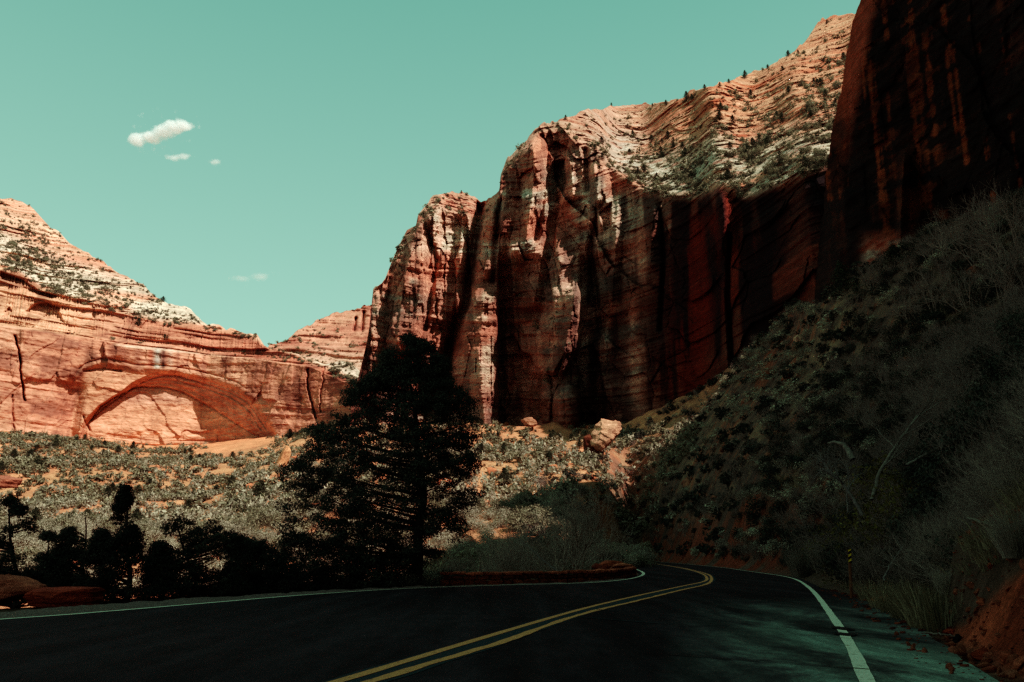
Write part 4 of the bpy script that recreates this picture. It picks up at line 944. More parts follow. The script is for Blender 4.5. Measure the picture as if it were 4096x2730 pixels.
PINE_R = [(408,337),(416,344),(424,342),(434,352),(446,362),(448,374),(454,386),(466,390),(475,398),(473,412),(479,430),(472,441),(470,449),(480,456),(479,468),(462,476),(458,485),(476,492),(478,499),(458,508),(466,522),(468,538),(455,546),(440,552),(424,560),(420,572)]
outlined_tree('pinyon_pine', 'large dark pine tree standing behind the left edge of the road', 'pine tree', 33, 415, 581, PINE_L, PINE_R, 1800, 76, .052, M['dkleaf'], 5,
              lambda x, z: .70-.16*(z < .45)-.16*(z < .3)*(x > .1)+.12*(z < .2)*(x < -.1), .22, limbs=110, clump=.26)
outlined_tree('cone_juniper', 'narrow pointed dark juniper at the left roadside', 'juniper', 25, 125, 594, [(124,487),(120,498),(117,506),(119,512),(110,522),(112,534),(102,546),(104,560),(92,574),(88,596)], [(126,487),(129,499),(126,507),(134,514),(132,524),(142,536),(138,548),(152,560),(150,575),(160,596)], 430, 40, .040, M['dkleaf'], 6, lambda x, z: .62, .10, limbs=60, clump=.14)
outlined_tree('scrub_oak', 'ragged open dark tree between the pointed juniper and the large pine', 'tree', 27, 193, 592, [(172,518),(160,526),(165,540),(158,556),(166,570),(150,592)], [(178,516),(200,522),(214,516),(216,528),(240,536),(246,548),(232,560),(252,592)], 430, 40, .042, M['dkleaf'], 8, lambda x, z: .50+.25*(z < .35), .08, limbs=90, clump=.15, depthk=.9)
outlined_tree('leafy_scrub_tree', 'dark bushy tree just left of the pointed juniper', 'tree', 29, 82, 592, [(82,510),(74,524),(66,532),(58,546),(52,560),(46,592)], [(86,508),(92,520),(98,532),(106,545),(104,562),(112,592)], 400, 40, .042, M['dkleaf'], 9, lambda x, z: .50+.2*(z < .4), .08, limbs=70, clump=.16, depthk=.9)
outlined_tree('leafy_scrub_tree', 'thin dark tree at the far left edge of the view', 'tree', 24, 14, 596, [(0,498),(-16,512),(-24,530),(-30,560),(-34,600)], [(10,496),(22,510),(30,526),(40,545),(36,565),(50,600)], 420, 40, .042, M['dkleaf'], 10, lambda x, z: .42+.3*(z < .4), .08, limbs=90, clump=.16, depthk=.9)
outlined_tree('leafy_scrub_tree', 'small dark tree close against the left side of the pointed juniper', 'tree', 26, 100, 593, [(98,530),(90,540),(84,556),(80,592)], [(102,530),(110,544),(114,560),(116,593)], 260, 40, .042, M['dkleaf'], 21, lambda x, z: .6, .06, limbs=50, clump=.16, depthk=.9)
outlined_tree('scrub_oak', 'ragged dark tree leaning toward the large pine, right of the open tree', 'tree', 30, 250, 590, [(246,538),(232,545),(228,560),(222,590)], [(252,536),(272,543),(282,556),(288,590)], 330, 40, .045, M['dkleaf'], 22, lambda x, z: .55, .07, limbs=60, clump=.18, depthk=.9)
outlined_tree('scrub_oak', 'short ragged dark tree between the far left trees', 'tree', 28, 48, 593, [(46,535),(38,545),(32,560),(28,592)], [(50,533),(60,545),(66,560),(68,593)], 260, 40, .042, M['dkleaf'], 23, lambda x, z: .5, .06, limbs=50, clump=.16, depthk=.9)
outlined_tree('scrub_oak', 'short dark tree just right of the pointed juniper', 'tree', 26, 160, 592, [(157,545),(150,553),(146,565),(140,592)], [(160,543),(168,553),(174,566),(180,592)], 260, 40, .042, M['dkleaf'], 24, lambda x, z: .6, .06, limbs=50, clump=.16, depthk=.9)
outlined_tree('low_dark_bush', 'low dark bush at the roadside under the left limbs of the large pine', 'bush', 29, 262, 588, [(250,548),(236,558),(226,570),(222,590)], [(262,546),(284,556),(300,566),(306,590)], 200, 44, .05, M['dkleaf'], 12, lambda x, z: .8, .06, limbs=30, clump=.20, depthk=.9)
outlined_tree('low_dark_bush', 'low dark bush right of the trunk of the large pine', 'bush', 34, 355, 586, [(345,556),(330,564),(318,574),(316,590)], [(360,556),(382,560),(396,572),(402,588)], 150, 44, .05, M['dkleaf'], 13, lambda x, z: .75, .06, limbs=30, clump=.20, depthk=.9)
# ------------------------------------------------------------------ brush on the shaded hill
BIGB = [bare_mesh('thicket_twigs', M['brush'], 170+i, 9, 4, .011, .5, .5, .75, (2, 4))[0] for i in range(3)]
BLO = [bare_mesh('low_twigs', M['mtwig'], 150+i, 8, 2, .014, .62, .55, .7, (3, 6))[0] for i in range(3)]
EFA = [shrub_mesh('far_evergreen', M['dkleaf'], 165+i, 80, .2, 6, .9, .3, False) for i in range(3)]; GFA = [shrub_mesh('far_grey', M['shrub_grey'], 168+i, 90, .17, 6, .9, .3, False) for i in range(3)]
ELO = [shrub_mesh('low_evergreen', M['dkleaf'], 155+i, 700, .065, 9, .9, .3) for i in range(3)]; GLO = [shrub_mesh('low_grey', M['shrub_grey'], 160+i, 600, .06, 9, .9, .2) for i in range(3)]
RAB = [tuft_mesh('rabbitbrush_stems', M['sage'], 90+i, 900, 1.0, .006, .8) for i in range(2)]
def g3(u, v, Y=None):
    """where the sight through (u, v) meets the ground"""
    a, t = sl(u, v); y = np.linspace(6, 500, 6000) if Y is None else np.array([Y]); z, _ = tz(float(a)*y, y); h = np.where(z >= CAMZ+float(t)*y-.02)[0]; h = h[h > 0] if Y is None else h
    i = h[0] if len(h) else len(y)-1; return (float(a)*y[i], y[i], float(z[i]))
def hillside():
    for k, u in enumerate(range(58, 470, 9)):
        rr_ = _h(np.array([k]), np.array([3]), np.array([1]), 5)[0]; v = np.interp(u, [0, 115, 300, 440], [603, 596, 587, 583])-1; Y = np.interp(u, [0, 170, 300, 440], [23.5, 25.5, 30, 37])+1.5*rr_
        x, y, z = g3(u, v, Y); plant('roadside_bush', DKS[k % 4], (x, y, z-.15), .75+.7*rr_, k*1.3, 'low dark bush growing along the outer edge of the gravel shoulder', 'bush', 'low bushes along the gravel shoulder', sz=.6+.6*rr_)
    r = np.random.default_rng(21); n = 15000; a = -.02+.92*r.random(n)**1.0; y = 14*np.exp(r.random(n)*math.log(300/14.)); x = a*y; z, out = tz(x, y); u, v = uv(a, (z-CAMZ)/y)
    k = (out > 1.4)&((x > 9)|((y > 60)&(u > 520))|(u > 900))&~((y < 16)&(out < 4))&~((y < 17)&(x > .5*y))&((y < 200)|(u > 590)); k &= (u > 770)|(u < 585)|(r.random(n) < .85); x, y, z, u, v, out = (q[k] for q in (x, y, z, u, v, out)); n = len(x)
    cl = fbm(x/9, y/9, None, 600, 3); pale = np.exp(-(line_dist(u, v, [(810,325),(770,365),(700,425),(660,460),(620,490)])/24)**2)
    s = (.7+1.2*r.random(n)**1.9)*np.interp(y, [14, 60, 200], [.75, 1.0, 1.6]); o = np.argsort(-s/y); cnt = {}; ms = {k: [] for k in 'begt'}
    for i in o:
        q = r.random(); p = (x[i], y[i], z[i]-.08*s[i]); rz = r.random()*6.28; S = s[i]
        if pale[i] > .45: kind = 'g' if q < .62 else ('b' if q < .88 else 'e')
        elif cl[i] > .16: kind = 'e' if q < .38 else ('b' if q < .85 else 'g')
        else: kind = 'b' if q < .80 else ('e' if q < .88 else ('g' if q < .93 else 't'))
        if y[i] < 45 and kind == 'g': kind = 'b'
        if x[i] > .40*y[i] and v[i] < 380 and kind in 'tg': kind = 'b'
        c = cnt.get(kind, 0); j = c
        lim = {'b': 260, 'e': 120, 'g': 110, 't': 60}[kind]
        if c < lim:
            if kind == 'b': plant('bare_shrub', BIGB[j % 3] if j < 40 else BARE[j % 5], p, S*1.25, rz, 'leafless brown shrub on the shaded hillside', 'shrub', 'leafless shrubs on the shaded hillside', sz=S*1.3)
            elif kind == 'e': plant('evergreen_shrub', DKS[j % 4], p, S*1.0, rz, 'dense dark evergreen shrub on the shaded hillside', 'shrub', 'evergreen shrubs on the shaded hillside', sz=S*1.1)
            elif kind == 'g': plant('grey_shrub', SHG[j % 3], p, S*.9, rz, 'pale grey shrub on the shaded hillside', 'shrub', 'pale grey shrubs on the shaded hillside', sz=S*.7)
            else: plant('grass_tuft', TUF[j % 3], p, S*1.0, rz, 'dry grass tuft on the shaded hillside', 'grass tuft', 'dry grass tufts on the shaded hillside', sz=S*.9)
        elif kind != 't':
            far_ = y[i] > 95
            if kind == 'b' and (c > 900 or far_) : 
                if c % 4 == 0: ms['e'].append(((EFA if far_ else ELO)[j % 3], p, S, rz, S*.9))
                elif c % 8 == 3: ms['g'].append(((GFA if far_ else GLO)[j % 3], p, S*.9, rz, S*.7))
                elif c % 2: ms['b'].append((BLO[j % 3], p, S*1.2, rz, S*1.1))
            elif kind == 'b': ms['b'].append((BLO[j % 3], p, S*1.2, rz, S*1.2))
            else: ms[kind].append((({'e': EFA, 'g': GFA} if far_ else {'e': ELO, 'g': GLO})[kind][j % 3], p, S*(.8 if kind == 'e' else 1.), rz, S*.7))
        cnt[kind] = c+1
    mass('hillside_brush', ms['b'], M['mtwig'], 'leafless brush thickening over the shaded hillside'); mass('hillside_evergreens', ms['e'], M['dkleaf'], 'low evergreen scrub thickening over the shaded hillside')
    mass('hillside_grey_scrub', ms['g'], M['shrub_grey'], 'low grey scrub over the shaded hillside'); 
    # grass over hill and verge
    n = 5200; a = .02+.85*r.random(n); y = 10*np.exp(r.random(n)*math.log(110/10.)); x = a*y; z, out = tz(x, y); k = (out > .9)&(fbm(x/3, y/3, None, 610, 3) > -.12)&~((y < 11.8)&(x > .5*y))&~((x < 8)&(y > 40)&(y < 70)); x, y, z = x[k], y[k], z[k]
    LOG = [tuft_mesh('grass_small', M['grass'], 95+i, 26, .5, .011, .8) for i in range(4)]
    mass('dry_grass', [(LOG[i % 4], (x[i], y[i], z[i]), .6+.6*r.random(), r.random()*6.28, .28+.30*r.random()+.2*min(y[i]/40, 1)) for i in range(len(x))], M['grass'], 'dry grass covering the verge and hillside')
    # tall leafless trees high on the right
    for k, (u, v, Y, h) in enumerate(((915,318,86,4.0),(940,300,80,5),(955,285,74,6.5),(985,275,66,6.5),(1010,262,62,7),(1030,250,58,7),(880,315,96,5),(940,318,66,5.5),(975,320,58,5.5),(1005,312,52,5.5),(1035,300,50,6),(860,330,100,4.5),(915,335,72,4.5),(1000,250,72,6.5),(965,255,80,6))):
        x, y, z = g3(u, v, Y); plant('leafless_tree', BARE[k % 5], (x, y, z-.2), h*.75, k*1.7, 'tall grey leafless tree below the dark wall', 'tree', 'leafless trees below the dark wall', sz=h*.85)
    for k, (u, v, h, w) in enumerate(((843,296,5.5,1.1),(858,300,3.5,1),(895,268,3.2,1.6),(760,345,3,1.4),(800,352,2.6,1.3))):
        x, y, z = g3(u, v); j = plant('dark_fir', JN[k % 4], (x, y, z-.3), h*w*.9, k, ['pointed dark fir at the foot of the huge dark wall', 'smaller dark fir beside the pointed fir', 'dark bush like juniper at the pinkish foot of the wall', 'dark juniper on the crest of the shaded hill', 'dark juniper just above the pale brush streak'][k], 'fir tree', None, sz=h)
    # named individuals close to the road
    for k, (u, v, Y, s) in enumerate(((872,556,31,2.6),(908,552,28,2.6),(938,548,25,2.3),(892,532,34,2.8),(850,540,37,2.4))):
        x, y, z = g3(u, v, Y); plant('yellow_leaved_shrub', YEL[k % 3][0], (x, y, z-.1), s, k*1.3, 'thicket shrub with a few yellowish leaves behind the marker post', 'shrub', 'yellow leaved shrubs behind the marker post', YEL[k % 3][1])
    for k, (u, v, Y, s, lb) in enumerate(((803,566,46,1.6,'wispy pinkish grey rabbitbrush left of the marker post, left one'),(829,566,42,1.8,'wispy pinkish grey rabbitbrush left of the marker post, right one'),(1024,574,11.2,.62,'large silvery rabbitbrush on the right bank at the frame edge'),(950,602,15.5,.45,'grey tuft of brush above the red bank'))):
        x, y, z = g3(u, v, Y); plant('rabbitbrush', RAB[k % 2], (x, y, z-.05), s, k, lb, 'shrub', None)
    for k, (u, v, Y) in enumerate(((905,600,17.5),(918,606,16.5),(930,612,15.2),(912,612,15.8),(890,598,19),(925,598,17.8),(940,606,15),(875,590,22),(938,618,14),(897,606,17.5))):
        x, y, z = g3(u, v, Y); plant('grass_tuft', TUF[k % 3], (x, y, z), .95+.2*(k % 3), k*2.2, 'pale dry grass tuft on the verge right of the marker post', 'grass tuft', 'grass tufts on the verge')
    # brush beyond the stone wall
    for k, (u, v, Y, s) in enumerate(((478,578,44,2.6),(500,580,48,3.8),(522,578,56,4.4),(545,578,50,4.2),(566,576,46,5.0),(590,574,56,4.6),(604,572,66,3.2),(455,580,42,2.0),(535,578,43,2.2),(580,577,62,4.0),(510,580,41,1.8),(620,566,95,2.8),(640,561,192,4))):
        x, y, z = g3(u, v, Y); plant('thicket_shrub', BIGB[k % 3], (x, y, max(z, -1.6)-.1), s, k*1.9, 'leafless thicket shrub behind the low stone wall', 'shrub', 'leafless thicket behind the low stone wall', sz=s*1.15)
    for k, (u, v, Y, s) in enumerate(((430,583,36,1.0),(444,582,38,.9),(400,586,33,.8),(470,581,41,1.0),(575,577,50,1.1))):
        x, y, z = g3(u, v, Y); plant('sagebrush', SHG[k % 3], (x, y, max(z, -1.)-.05), s, k, 'grey sagebrush by the left roadside near the low stone wall', 'shrub', 'sagebrush by the low stone wall')
hillside()
def dead_branch(kind, label, Y, pts, r0, r1, mat='deadwood', twigs=0, seed=1, cat='dead branch'):
    P = np.array([at(u, v, Y+dy) for u, v, dy in pts]); r = np.random.default_rng(seed); c = P[0].copy(); root = link(kind, None) if False else None
    t = np.linspace(0, len(P)-1, len(P)*5); Q = np.stack([np.interp(t, np.arange(len(P)), P[:, i]) for i in range(3)], 1); Q[1:-1] = (Q[:-2]+Q[1:-1]*2+Q[2:])/4; Q += .012*r.normal(size=Q.shape)
    a = Acc(); a.add(*tube_path(Q-c, np.linspace(r0, r1, len(Q)), 6))
    for i in range(twigs):
        j = r.integers(len(Q)//3, len(Q)-1); d = (Q[-1]-Q[0]); d = d/np.linalg.norm(d)+r.normal(size=3)*.55; branches(r, Q[j]-c, d/np.linalg.norm(d), .9*np.linalg.norm(Q[-1]-Q[0])*.35, r1*.9, 2, a, .45, .02, (2, 3))
    V, F = a.get(); o = link(kind, mesh(kind, V, F, M[mat]), None, Vector(c)); tag(o, label, cat); return o
dead_branch('dead_limb', 'curved pale dead limb lying on the shaded hillside', 30, [(853,460,0),(848,450,.3),(843,444,.5),(834,442,.8),(828,443,1.)], .13, .04)
dead_branch('forked_limb', 'pale forked dead branch lying high on the right hillside', 26, [(905,466,0),(922,456,.2),(935,451,.3),(942,444,.3),(955,441,.4),(975,441,.5)], .05, .02, twigs=3, seed=3)
dead_branch('fallen_pole', 'straight grey fallen pole left of the silvery rabbitbrush', 14, [(1006,530,-.6),(985,523,0),(967,518,.5)], .035, .02)
dead_branch('dead_limb', 'long pale dead limb with bare twigs in the middle of the hillside', 27, [(872,500,0),(880,470,.3),(900,440,.6),(918,415,1)], .07, .025, twigs=9, seed=5)
dead_branch('leaning_tree', 'pale bare leaning tree with fine twigs fanning left', 27, [(862,514,0),(852,497,.1),(843,484,.2),(834,476,.3),(822,468,.4)], .06, .03, 'paletwig', 14, 6, 'tree')
dead_branch('bare_sapling', 'pale upright bare sapling beside the leaning tree', 28, [(848,512,0),(847,495,0),(849,478,.1),(846,462,.2)], .035, .012, 'paletwig', 8, 9, 'tree')
dead_branch('leaning_pole', 'thin pale dead stem leaning behind the low stone wall', 39, [(561,574,0),(545,562,.3),(530,548,.6),(514,534,.9)], .05, .012, 'paletwig', 4, 12)
dead_branch('roadside_branch', 'pale forked branch sticking out of the thicket by the marker post', 22, [(884,580,0),(890,566,.2),(896,556,.4),(905,545,.5)], .03, .01, 'paletwig', 5, 14)
dead_branch('dead_stick', 'thin dead stick on the gravel by the red bank', 12.1, [(925,633,0),(940,634,-.1),(955,636,-.2)], .018, .01)
# big leaning boulder in the sun and its neighbours
def boulder(kind, label, u, v, Y, dims, seed, col, mat='bigboulder', rot=(0, 0, 0), cuts=10, sub=5, zoff=0, rough=.05):
    p = at(u, v, Y); gz = float(tz(p.x, Y)[0]); o = link(kind, rock_mesh(kind, M[mat], seed, lin(*col), dims, cuts, sub, rough), None, (p.x, Y, p.z+zoff)); o.rotation_euler = rot; tag(o, label, 'boulder'); return o
boulder('giant_boulder', 'huge sunlit layered boulder leaning out at the edge of the shaded hill', 607, 433, 236, (4.2, 4, 6.4), 11, (212, 162, 134), rot=(.1, .62, .3), cuts=7, rough=.07)
boulder('dark_boulder', 'shadowed reddish rock under the huge leaning boulder', 592, 447, 238, (4.0, 3.5, 3.6), 12, (120, 74, 56), rot=(.2, .4, .1))
boulder('slab_boulder', 'pale slab shaped boulder standing in the brush left of the shaded hill', 572, 470, 222, (1.5, 1.2, 3.0), 14, (206, 160, 126), rot=(0, .15, 0), cuts=12)
boulder('white_boulder', 'whitish boulder on the brushy slope below the pillars', 514, 467, 240, (2.6, 2, 1.8), 15, (216, 196, 176), rot=(0, .3, 0))
boulder('outcrop', 'bright ridged rock outcrop left of the large pine', 283, 462, 300, (3.4, 4, 9), 16, (222, 160, 122), rot=(.1, .42, .2), cuts=12)
boulder('knob_rock', 'reddish rock knob at the foot of the sunlit pillars', 531, 423, 352, (5, 4, 2.6), 17, (196, 146, 120), cuts=12)
boulder('left_outcrop', 'reddish rock ledge at the left edge of the valley', 4, 482, 190, (5, 5, 2.6), 18, (170, 112, 92), cuts=12)
boulder('slope_stone', 'small pink white stone high on the shaded hill', 797, 338, 118, (.7, .6, .7), 19, (226, 186, 160), rot=(.3, .5, 0))
for k, (u, v, Y, d, c, lb) in enumerate(((610,566,52,(.85,.6,.42),(196,110,82),'angular red block at the bend behind the end of the stone wall'),(622,566,50,(1.0,.5,.26),(214,130,100),'tilted red slab at the bend behind the end of the stone wall'),(600,569,51,(.55,.5,.4),(150,70,50),'dark red block beside the tilted slab'))):
    boulder('roadside_block', lb, u, v, Y, d, 30+k, c, 'boulder', (.1, .25*(k-1), .4*k), 9, 4)
# red boulders on the left shoulder
def left_rock(label, x0, x1, v, h, seed, col):
    Yc = 20.6; p = at((x0+x1)/2, v, Yc); w = (x1-x0)/2*Yc/800/.9
    o = link('red_boulder', rock_mesh('red_boulder', M['boulder'], seed, lin(*col), (w, .7, h), 8, 5, .05), None, (p.x, Yc, h*.45)); o.rotation_euler = (0, 0, .15); tag(o, label, 'boulder')
left_rock('long flat dark red boulder on the left shoulder', 28, 112, 596, .28, 41, (190, 90, 68)); left_rock('tall pinkish red boulder at the far left edge of the shoulder', -50, 36, 594, .50, 45, (216, 130, 104))
# rocks in the gutter on the right
rr = np.random.default_rng(31)
for k, (u, v, w, h, c, lb) in enumerate(((887,600,26,11,(206,132,88),'large orange boulder in the gutter right of the marker post'),(890,606,15,9,(96,96,98),'grey boulder in front of the large orange boulder'),(891,615,8,5,(196,120,84),'small orange rock below the grey boulder'),(908,617,13,6,(204,130,100),'pale orange rock in the gutter, left of a pair'),(918,616,9,5,(170,84,64),'red rock in the gutter between two bigger ones'),(928,616,18,9,(176,90,72),'rounded dull red rock at the foot of the red bank'),(950,631,14,6,(170,80,60),'red block lying where the red bank meets the asphalt'),(958,637,12,7,(40,34,32),'black stone at the foot of the red bank'),(940,630,9,5,(150,72,52),'dark red stone beside the red block'),(972,655,14,7,(170,92,70),'flat red stone beside the asphalt edge'),(984,652,20,10,(150,70,50),'large red stone half buried in the bank'),(966,669,11,5,(130,100,86),'grey brown stone on the asphalt edge'),(992,667,16,8,(176,96,74),'broad red stone low on the bank'),(1010,672,18,7,(190,130,104),'pale pink stone in the lower right corner'),(1008,655,14,9,(196,112,84),'pinkish block high in the lower right bank'),(880,592,10,5,(160,84,62),'small red rock left of the large orange boulder'),(903,606,8,4,(150,70,52),'small dark red rock on the verge'),(1004,545,14,5,(176,96,78),'flat red stone on top of the red bank'))):
    x, y, z = g3(u, v+h*.4); s = y/800*.62
    o = link('gutter_rock', rock_mesh('gutter_rock', M['boulder'], 60+k, lin(*c), (w*s, w*s*.8, h*s*1.15), 9, 4, .05), None, (x, y, z+h*s*.35)); o.rotation_euler = (.1*math.sin(k), .15*math.cos(k*2.), k*1.3); tag(o, lb, 'rock')
PEB = [rock_mesh('pebble_rock', M['boulder'], 90+i, lin(170, 104, 80), (1, .8, .6), 8, 2, .06) for i in range(5)]
def hill_rocks():
    HR = [rock_mesh('hill_rock', M['boulder'], 110+i, lin(150, 104, 82), (1, .8, .65), 11, 3, .07) for i in range(4)]; r = np.random.default_rng(77)
    a = .18+.55*r.random(260); y = 22*np.exp(r.random(260)*math.log(170/22.)); x = a*y; z, out = tz(x, y); k = np.where(out > 2.5)[0][:110]
    for j, i in enumerate(k):
        s = (.25+.6*r.random()**2)*np.interp(y[i], [22, 170], [.7, 2.0]); o = link('hillside_rock', HR[j % 4], None, (x[i], y[i], z[i]+s*.35)); o.scale = (s*1.3, s, s); o.rotation_euler = (r.random(), r.random()*.7, r.random()*6.28)
        tag(o, 'reddish rock poking out of the brush on the shaded hillside', 'rock', 'rocks on the shaded hillside')
    BR = [rock_mesh('bank_stone_rock', M['boulder'], 140+i, lin(190, 112, 84), (1, .8, .6), 12, 3, .08) for i in range(4)]
    n = 0
    while n < 70:
        x, y = 4.4+3.2*r.random(), 8+4.6*r.random(); zz, oo = tz(x, y)
        if oo < .25 or oo > 2.6: continue
        s = .03+.13*r.random()**2.2; o = link('bank_stone', BR[n % 4], None, (x, y, float(zz)+s*.15)); o.scale = (s*1.3, s, s); o.rotation_euler = (r.random(), r.random()*.7, r.random()*6.28); n += 1
        tag(o, 'angular red stone bedded in the red earth bank at lower right', 'stone', 'stones in the red earth bank')
hill_rocks()
def pebbles():
    r = rr; items = []; n = 0
    x = 4.4+9*r.random(4200); y = 6.4+22*r.random(4200)**1.3; z, out = tz(x, y); k = (out > -.55)&(out < 1.9+.0*x)&(x > 3); x, y, z, out = x[k], y[k], z[k], out[k]; s = .018+.075*r.random(len(x))**3; s = s*np.where(out < 0, .6, 1); o = np.argsort(-s/y)
    for j, i in enumerate(o):
        p = (x[i], y[i], max(z[i], 0 if out[i] < .1 else -1)+s[i]*.2)
        if j < 160: q = link('loose_stone', PEB[j % 5], None, p); q.scale = (s[i]*1.2, s[i], s[i]); q.rotation_euler = (r.random(), r.random(), r.random()*6); tag(q, 'loose red stone in the gutter beside the road', 'stone', 'loose stones in the gutter')
        elif j < 1500: items.append((p, s[i]))
    me = PEB[0]; V = np.empty(len(me.vertices)*3, np.float32); me.vertices.foreach_get('co', V); V = V.reshape(-1, 3); F = np.empty(len(me.loops), np.int32); me.loops.foreach_get('vertex_index', F); F = F.reshape(-1, 3)
    C = np.tile(lin(150, 84, 64), (len(V)*len(items), 1))*np.repeat(.4+1.0*r.random(len(items)), len(V))[:, None]
    W = np.concatenate([V*s*[1+r.random(), 1, 1]+p for p, s in items]); FF = np.concatenate([F+i*len(V) for i in range(len(items))]); o = link('gravel', mesh('gravel', W, FF, M['boulder'], C)); tag(o, 'fine red gravel strewn along the road edge', None, None, 'stuff')
pebbles()
# low stone wall round the outside of the pull-out
def stone_wall():
    W = [gnd(*p) for p in ((440,583.6),(500,583.4),(557,582),(595,580.6),(615,578.6),(634,575.6))]; P = smooth_path(W, .1); s = np.concatenate([[0], np.cumsum(np.hypot(*np.diff(P, axis=0).T))])
    root = empty('stone_wall', (P[0][0], P[0][1], 0)); tag(root, 'low red sandstone parapet wall along the left edge of the bend', 'stone wall'); r = np.random.default_rng(44)
    def block(me_acc, cols, s0, s1, z0, z1, th, off, c):
        n = 6; q = np.linspace(s0, s1, n); X = np.interp(q, s, P[:, 0]); Yy = np.interp(q, s, P[:, 1]); t = np.stack([np.gradient(X), np.gradient(Yy)], 1); t /= np.linalg.norm(t, axis=1)[:, None]; nn = np.stack([-t[:, 1], t[:, 0]], 1)
        m = 10; th_ = np.linspace(0, 2*np.pi, m, endpoint=False)+.3; V = []
        for i in range(n):
            e = 1-.18*(i in (0, n-1)); cy = np.sign(np.cos(th_))*np.abs(np.cos(th_))**.45*th/2*e; cz = (z0+z1)/2+np.sign(np.sin(th_))*np.abs(np.sin(th_))**.45*(z1-z0)/2*e
            cy = cy+r.normal(size=m)*.018; cz = cz+r.normal(size=m)*.014
            V.append(np.stack([X[i]+nn[i, 0]*(cy+off), Yy[i]+nn[i, 1]*(cy+off), cz], 1))
        V = np.concatenate(V); F = grid_faces(n, m); F = np.concatenate([F, np.array([[i*m+m-1, i*m, i*m+m, i*m+2*m-1] for i in range(n-1)])]); F = np.concatenate([F, [[0, 1, 2, 3], [0, 3, 4, 5], [0, 5, 6, 7], [0, 7, 8, 9]], np.array([[0, 3, 2, 1], [0, 5, 4, 3], [0, 7, 6, 5], [0, 9, 8, 7]])+(n-1)*m])
        me_acc.add(V-np.array([P[0][0], P[0][1], 0]), F); cols.append(np.tile(c, (len(V), 1)))
    for nm, z0, z1, th, lo, hi, col in (('stone_courses', -.1, .15, .36, .35, .7, (158, 88, 64)), ('stone_courses', .15, .33, .34, .35, .75, (140, 80, 60)), ('capstones', .33, .47, .46, .7, 1.5, (214, 124, 96))):
        a = Acc(); cols = []; q = 0 if z0 < 0 else -.3
        while q < s[-1]-.1:
            L = lo+(hi-lo)*r.random(); block(a, cols, max(q, 0)+.012, min(q+L, s[-1])-.012, z0+.01*r.normal(), z1+.018*r.normal(), th+.03*r.normal(), .012*r.normal(), lin(*col)*(.7+.6*r.random())) if min(q+L, s[-1])-max(q, 0) > .15 else None; q += L
        V, F = a.get(); link(nm, mesh(nm, V, F, M['boulder'], np.concatenate(cols)), root)
stone_wall()
# marker post with its striped reflector
def marker():
    x, y, _ = g3(851, 594.5, 23.2); z = float(tz(x, y)[0]); root = empty('marker_post', (x, y, z)); root.rotation_euler = (0, .055, 0); tag(root, 'thin rusty steel marker post with yellow and black striped panel', 'marker post')
    H = 1.40; w, d = .035, .02
    V = [(-w,-d,-.3),(-w,d,-.3),(-w+.01,d,-.3),(-w+.01,-d+.01,-.3),(w-.01,-d+.01,-.3),(w-.01,d,-.3),(w,d,-.3),(w,-d,-.3)]; V = np.array(V+[(a, b, H) for a, b, _ in V]); F = np.array([[i, (i+1) % 8, (i+1) % 8+8, i+8] for i in range(8)]+[[8, 9, 10, 11], [8, 11, 12, 15], [12, 13, 14, 15]])
    s = flat('rusty_steel', (.16, .065, .035), .7, .5, 30); link('post', mesh('post', V, F, s), root)
    ye = flat('panel_yellow', (.75, .48, .06), .5, .15, 30); bk = flat('panel_black', (.012, .012, .014), .5, .1, 30)
    a, b, z0, z1, yy = -.045, .045, 1.04, 1.42, -.027
    V = np.array([(p, q, r_) for r_ in (z0, z1) for p, q in ((a, yy), (b, yy), (b, yy+.004), (a, yy+.004))]); F = np.array([[0, 1, 5, 4], [1, 2, 6, 5], [2, 3, 7, 6], [3, 0, 4, 7], [4, 5, 6, 7], [3, 2, 1, 0]]); p = link('striped_panel', mesh('panel', V, F, bk), root)
    V = []; F = []
    for k in range(3):
        c = z0+.055+k*.14; q = len(V)
        pts = [(a+.002, c-.045), (b-.002, c+.01), (b-.002, c+.075), (a+.002, c+.02)]; V += [(u, yy-.002, min(max(w_, z0+.003), z1-.003)) for u, w_ in pts]; F.append((q, q+1, q+2, q+3))
    link('yellow_stripes', mesh('stripes', np.array(V), np.array(F), ye), p)
    V = np.array([(.015*math.cos(t)*.5, -.0305, 1.39+.0075*math.sin(t)) for t in np.linspace(0, 6.283, 8, endpoint=False)]+[(0, -.0305, 1.39)]); link('bolt', mesh('bolt', V, np.array([[i, (i+1) % 8, 8] for i in range(8)]), s), root)
marker()
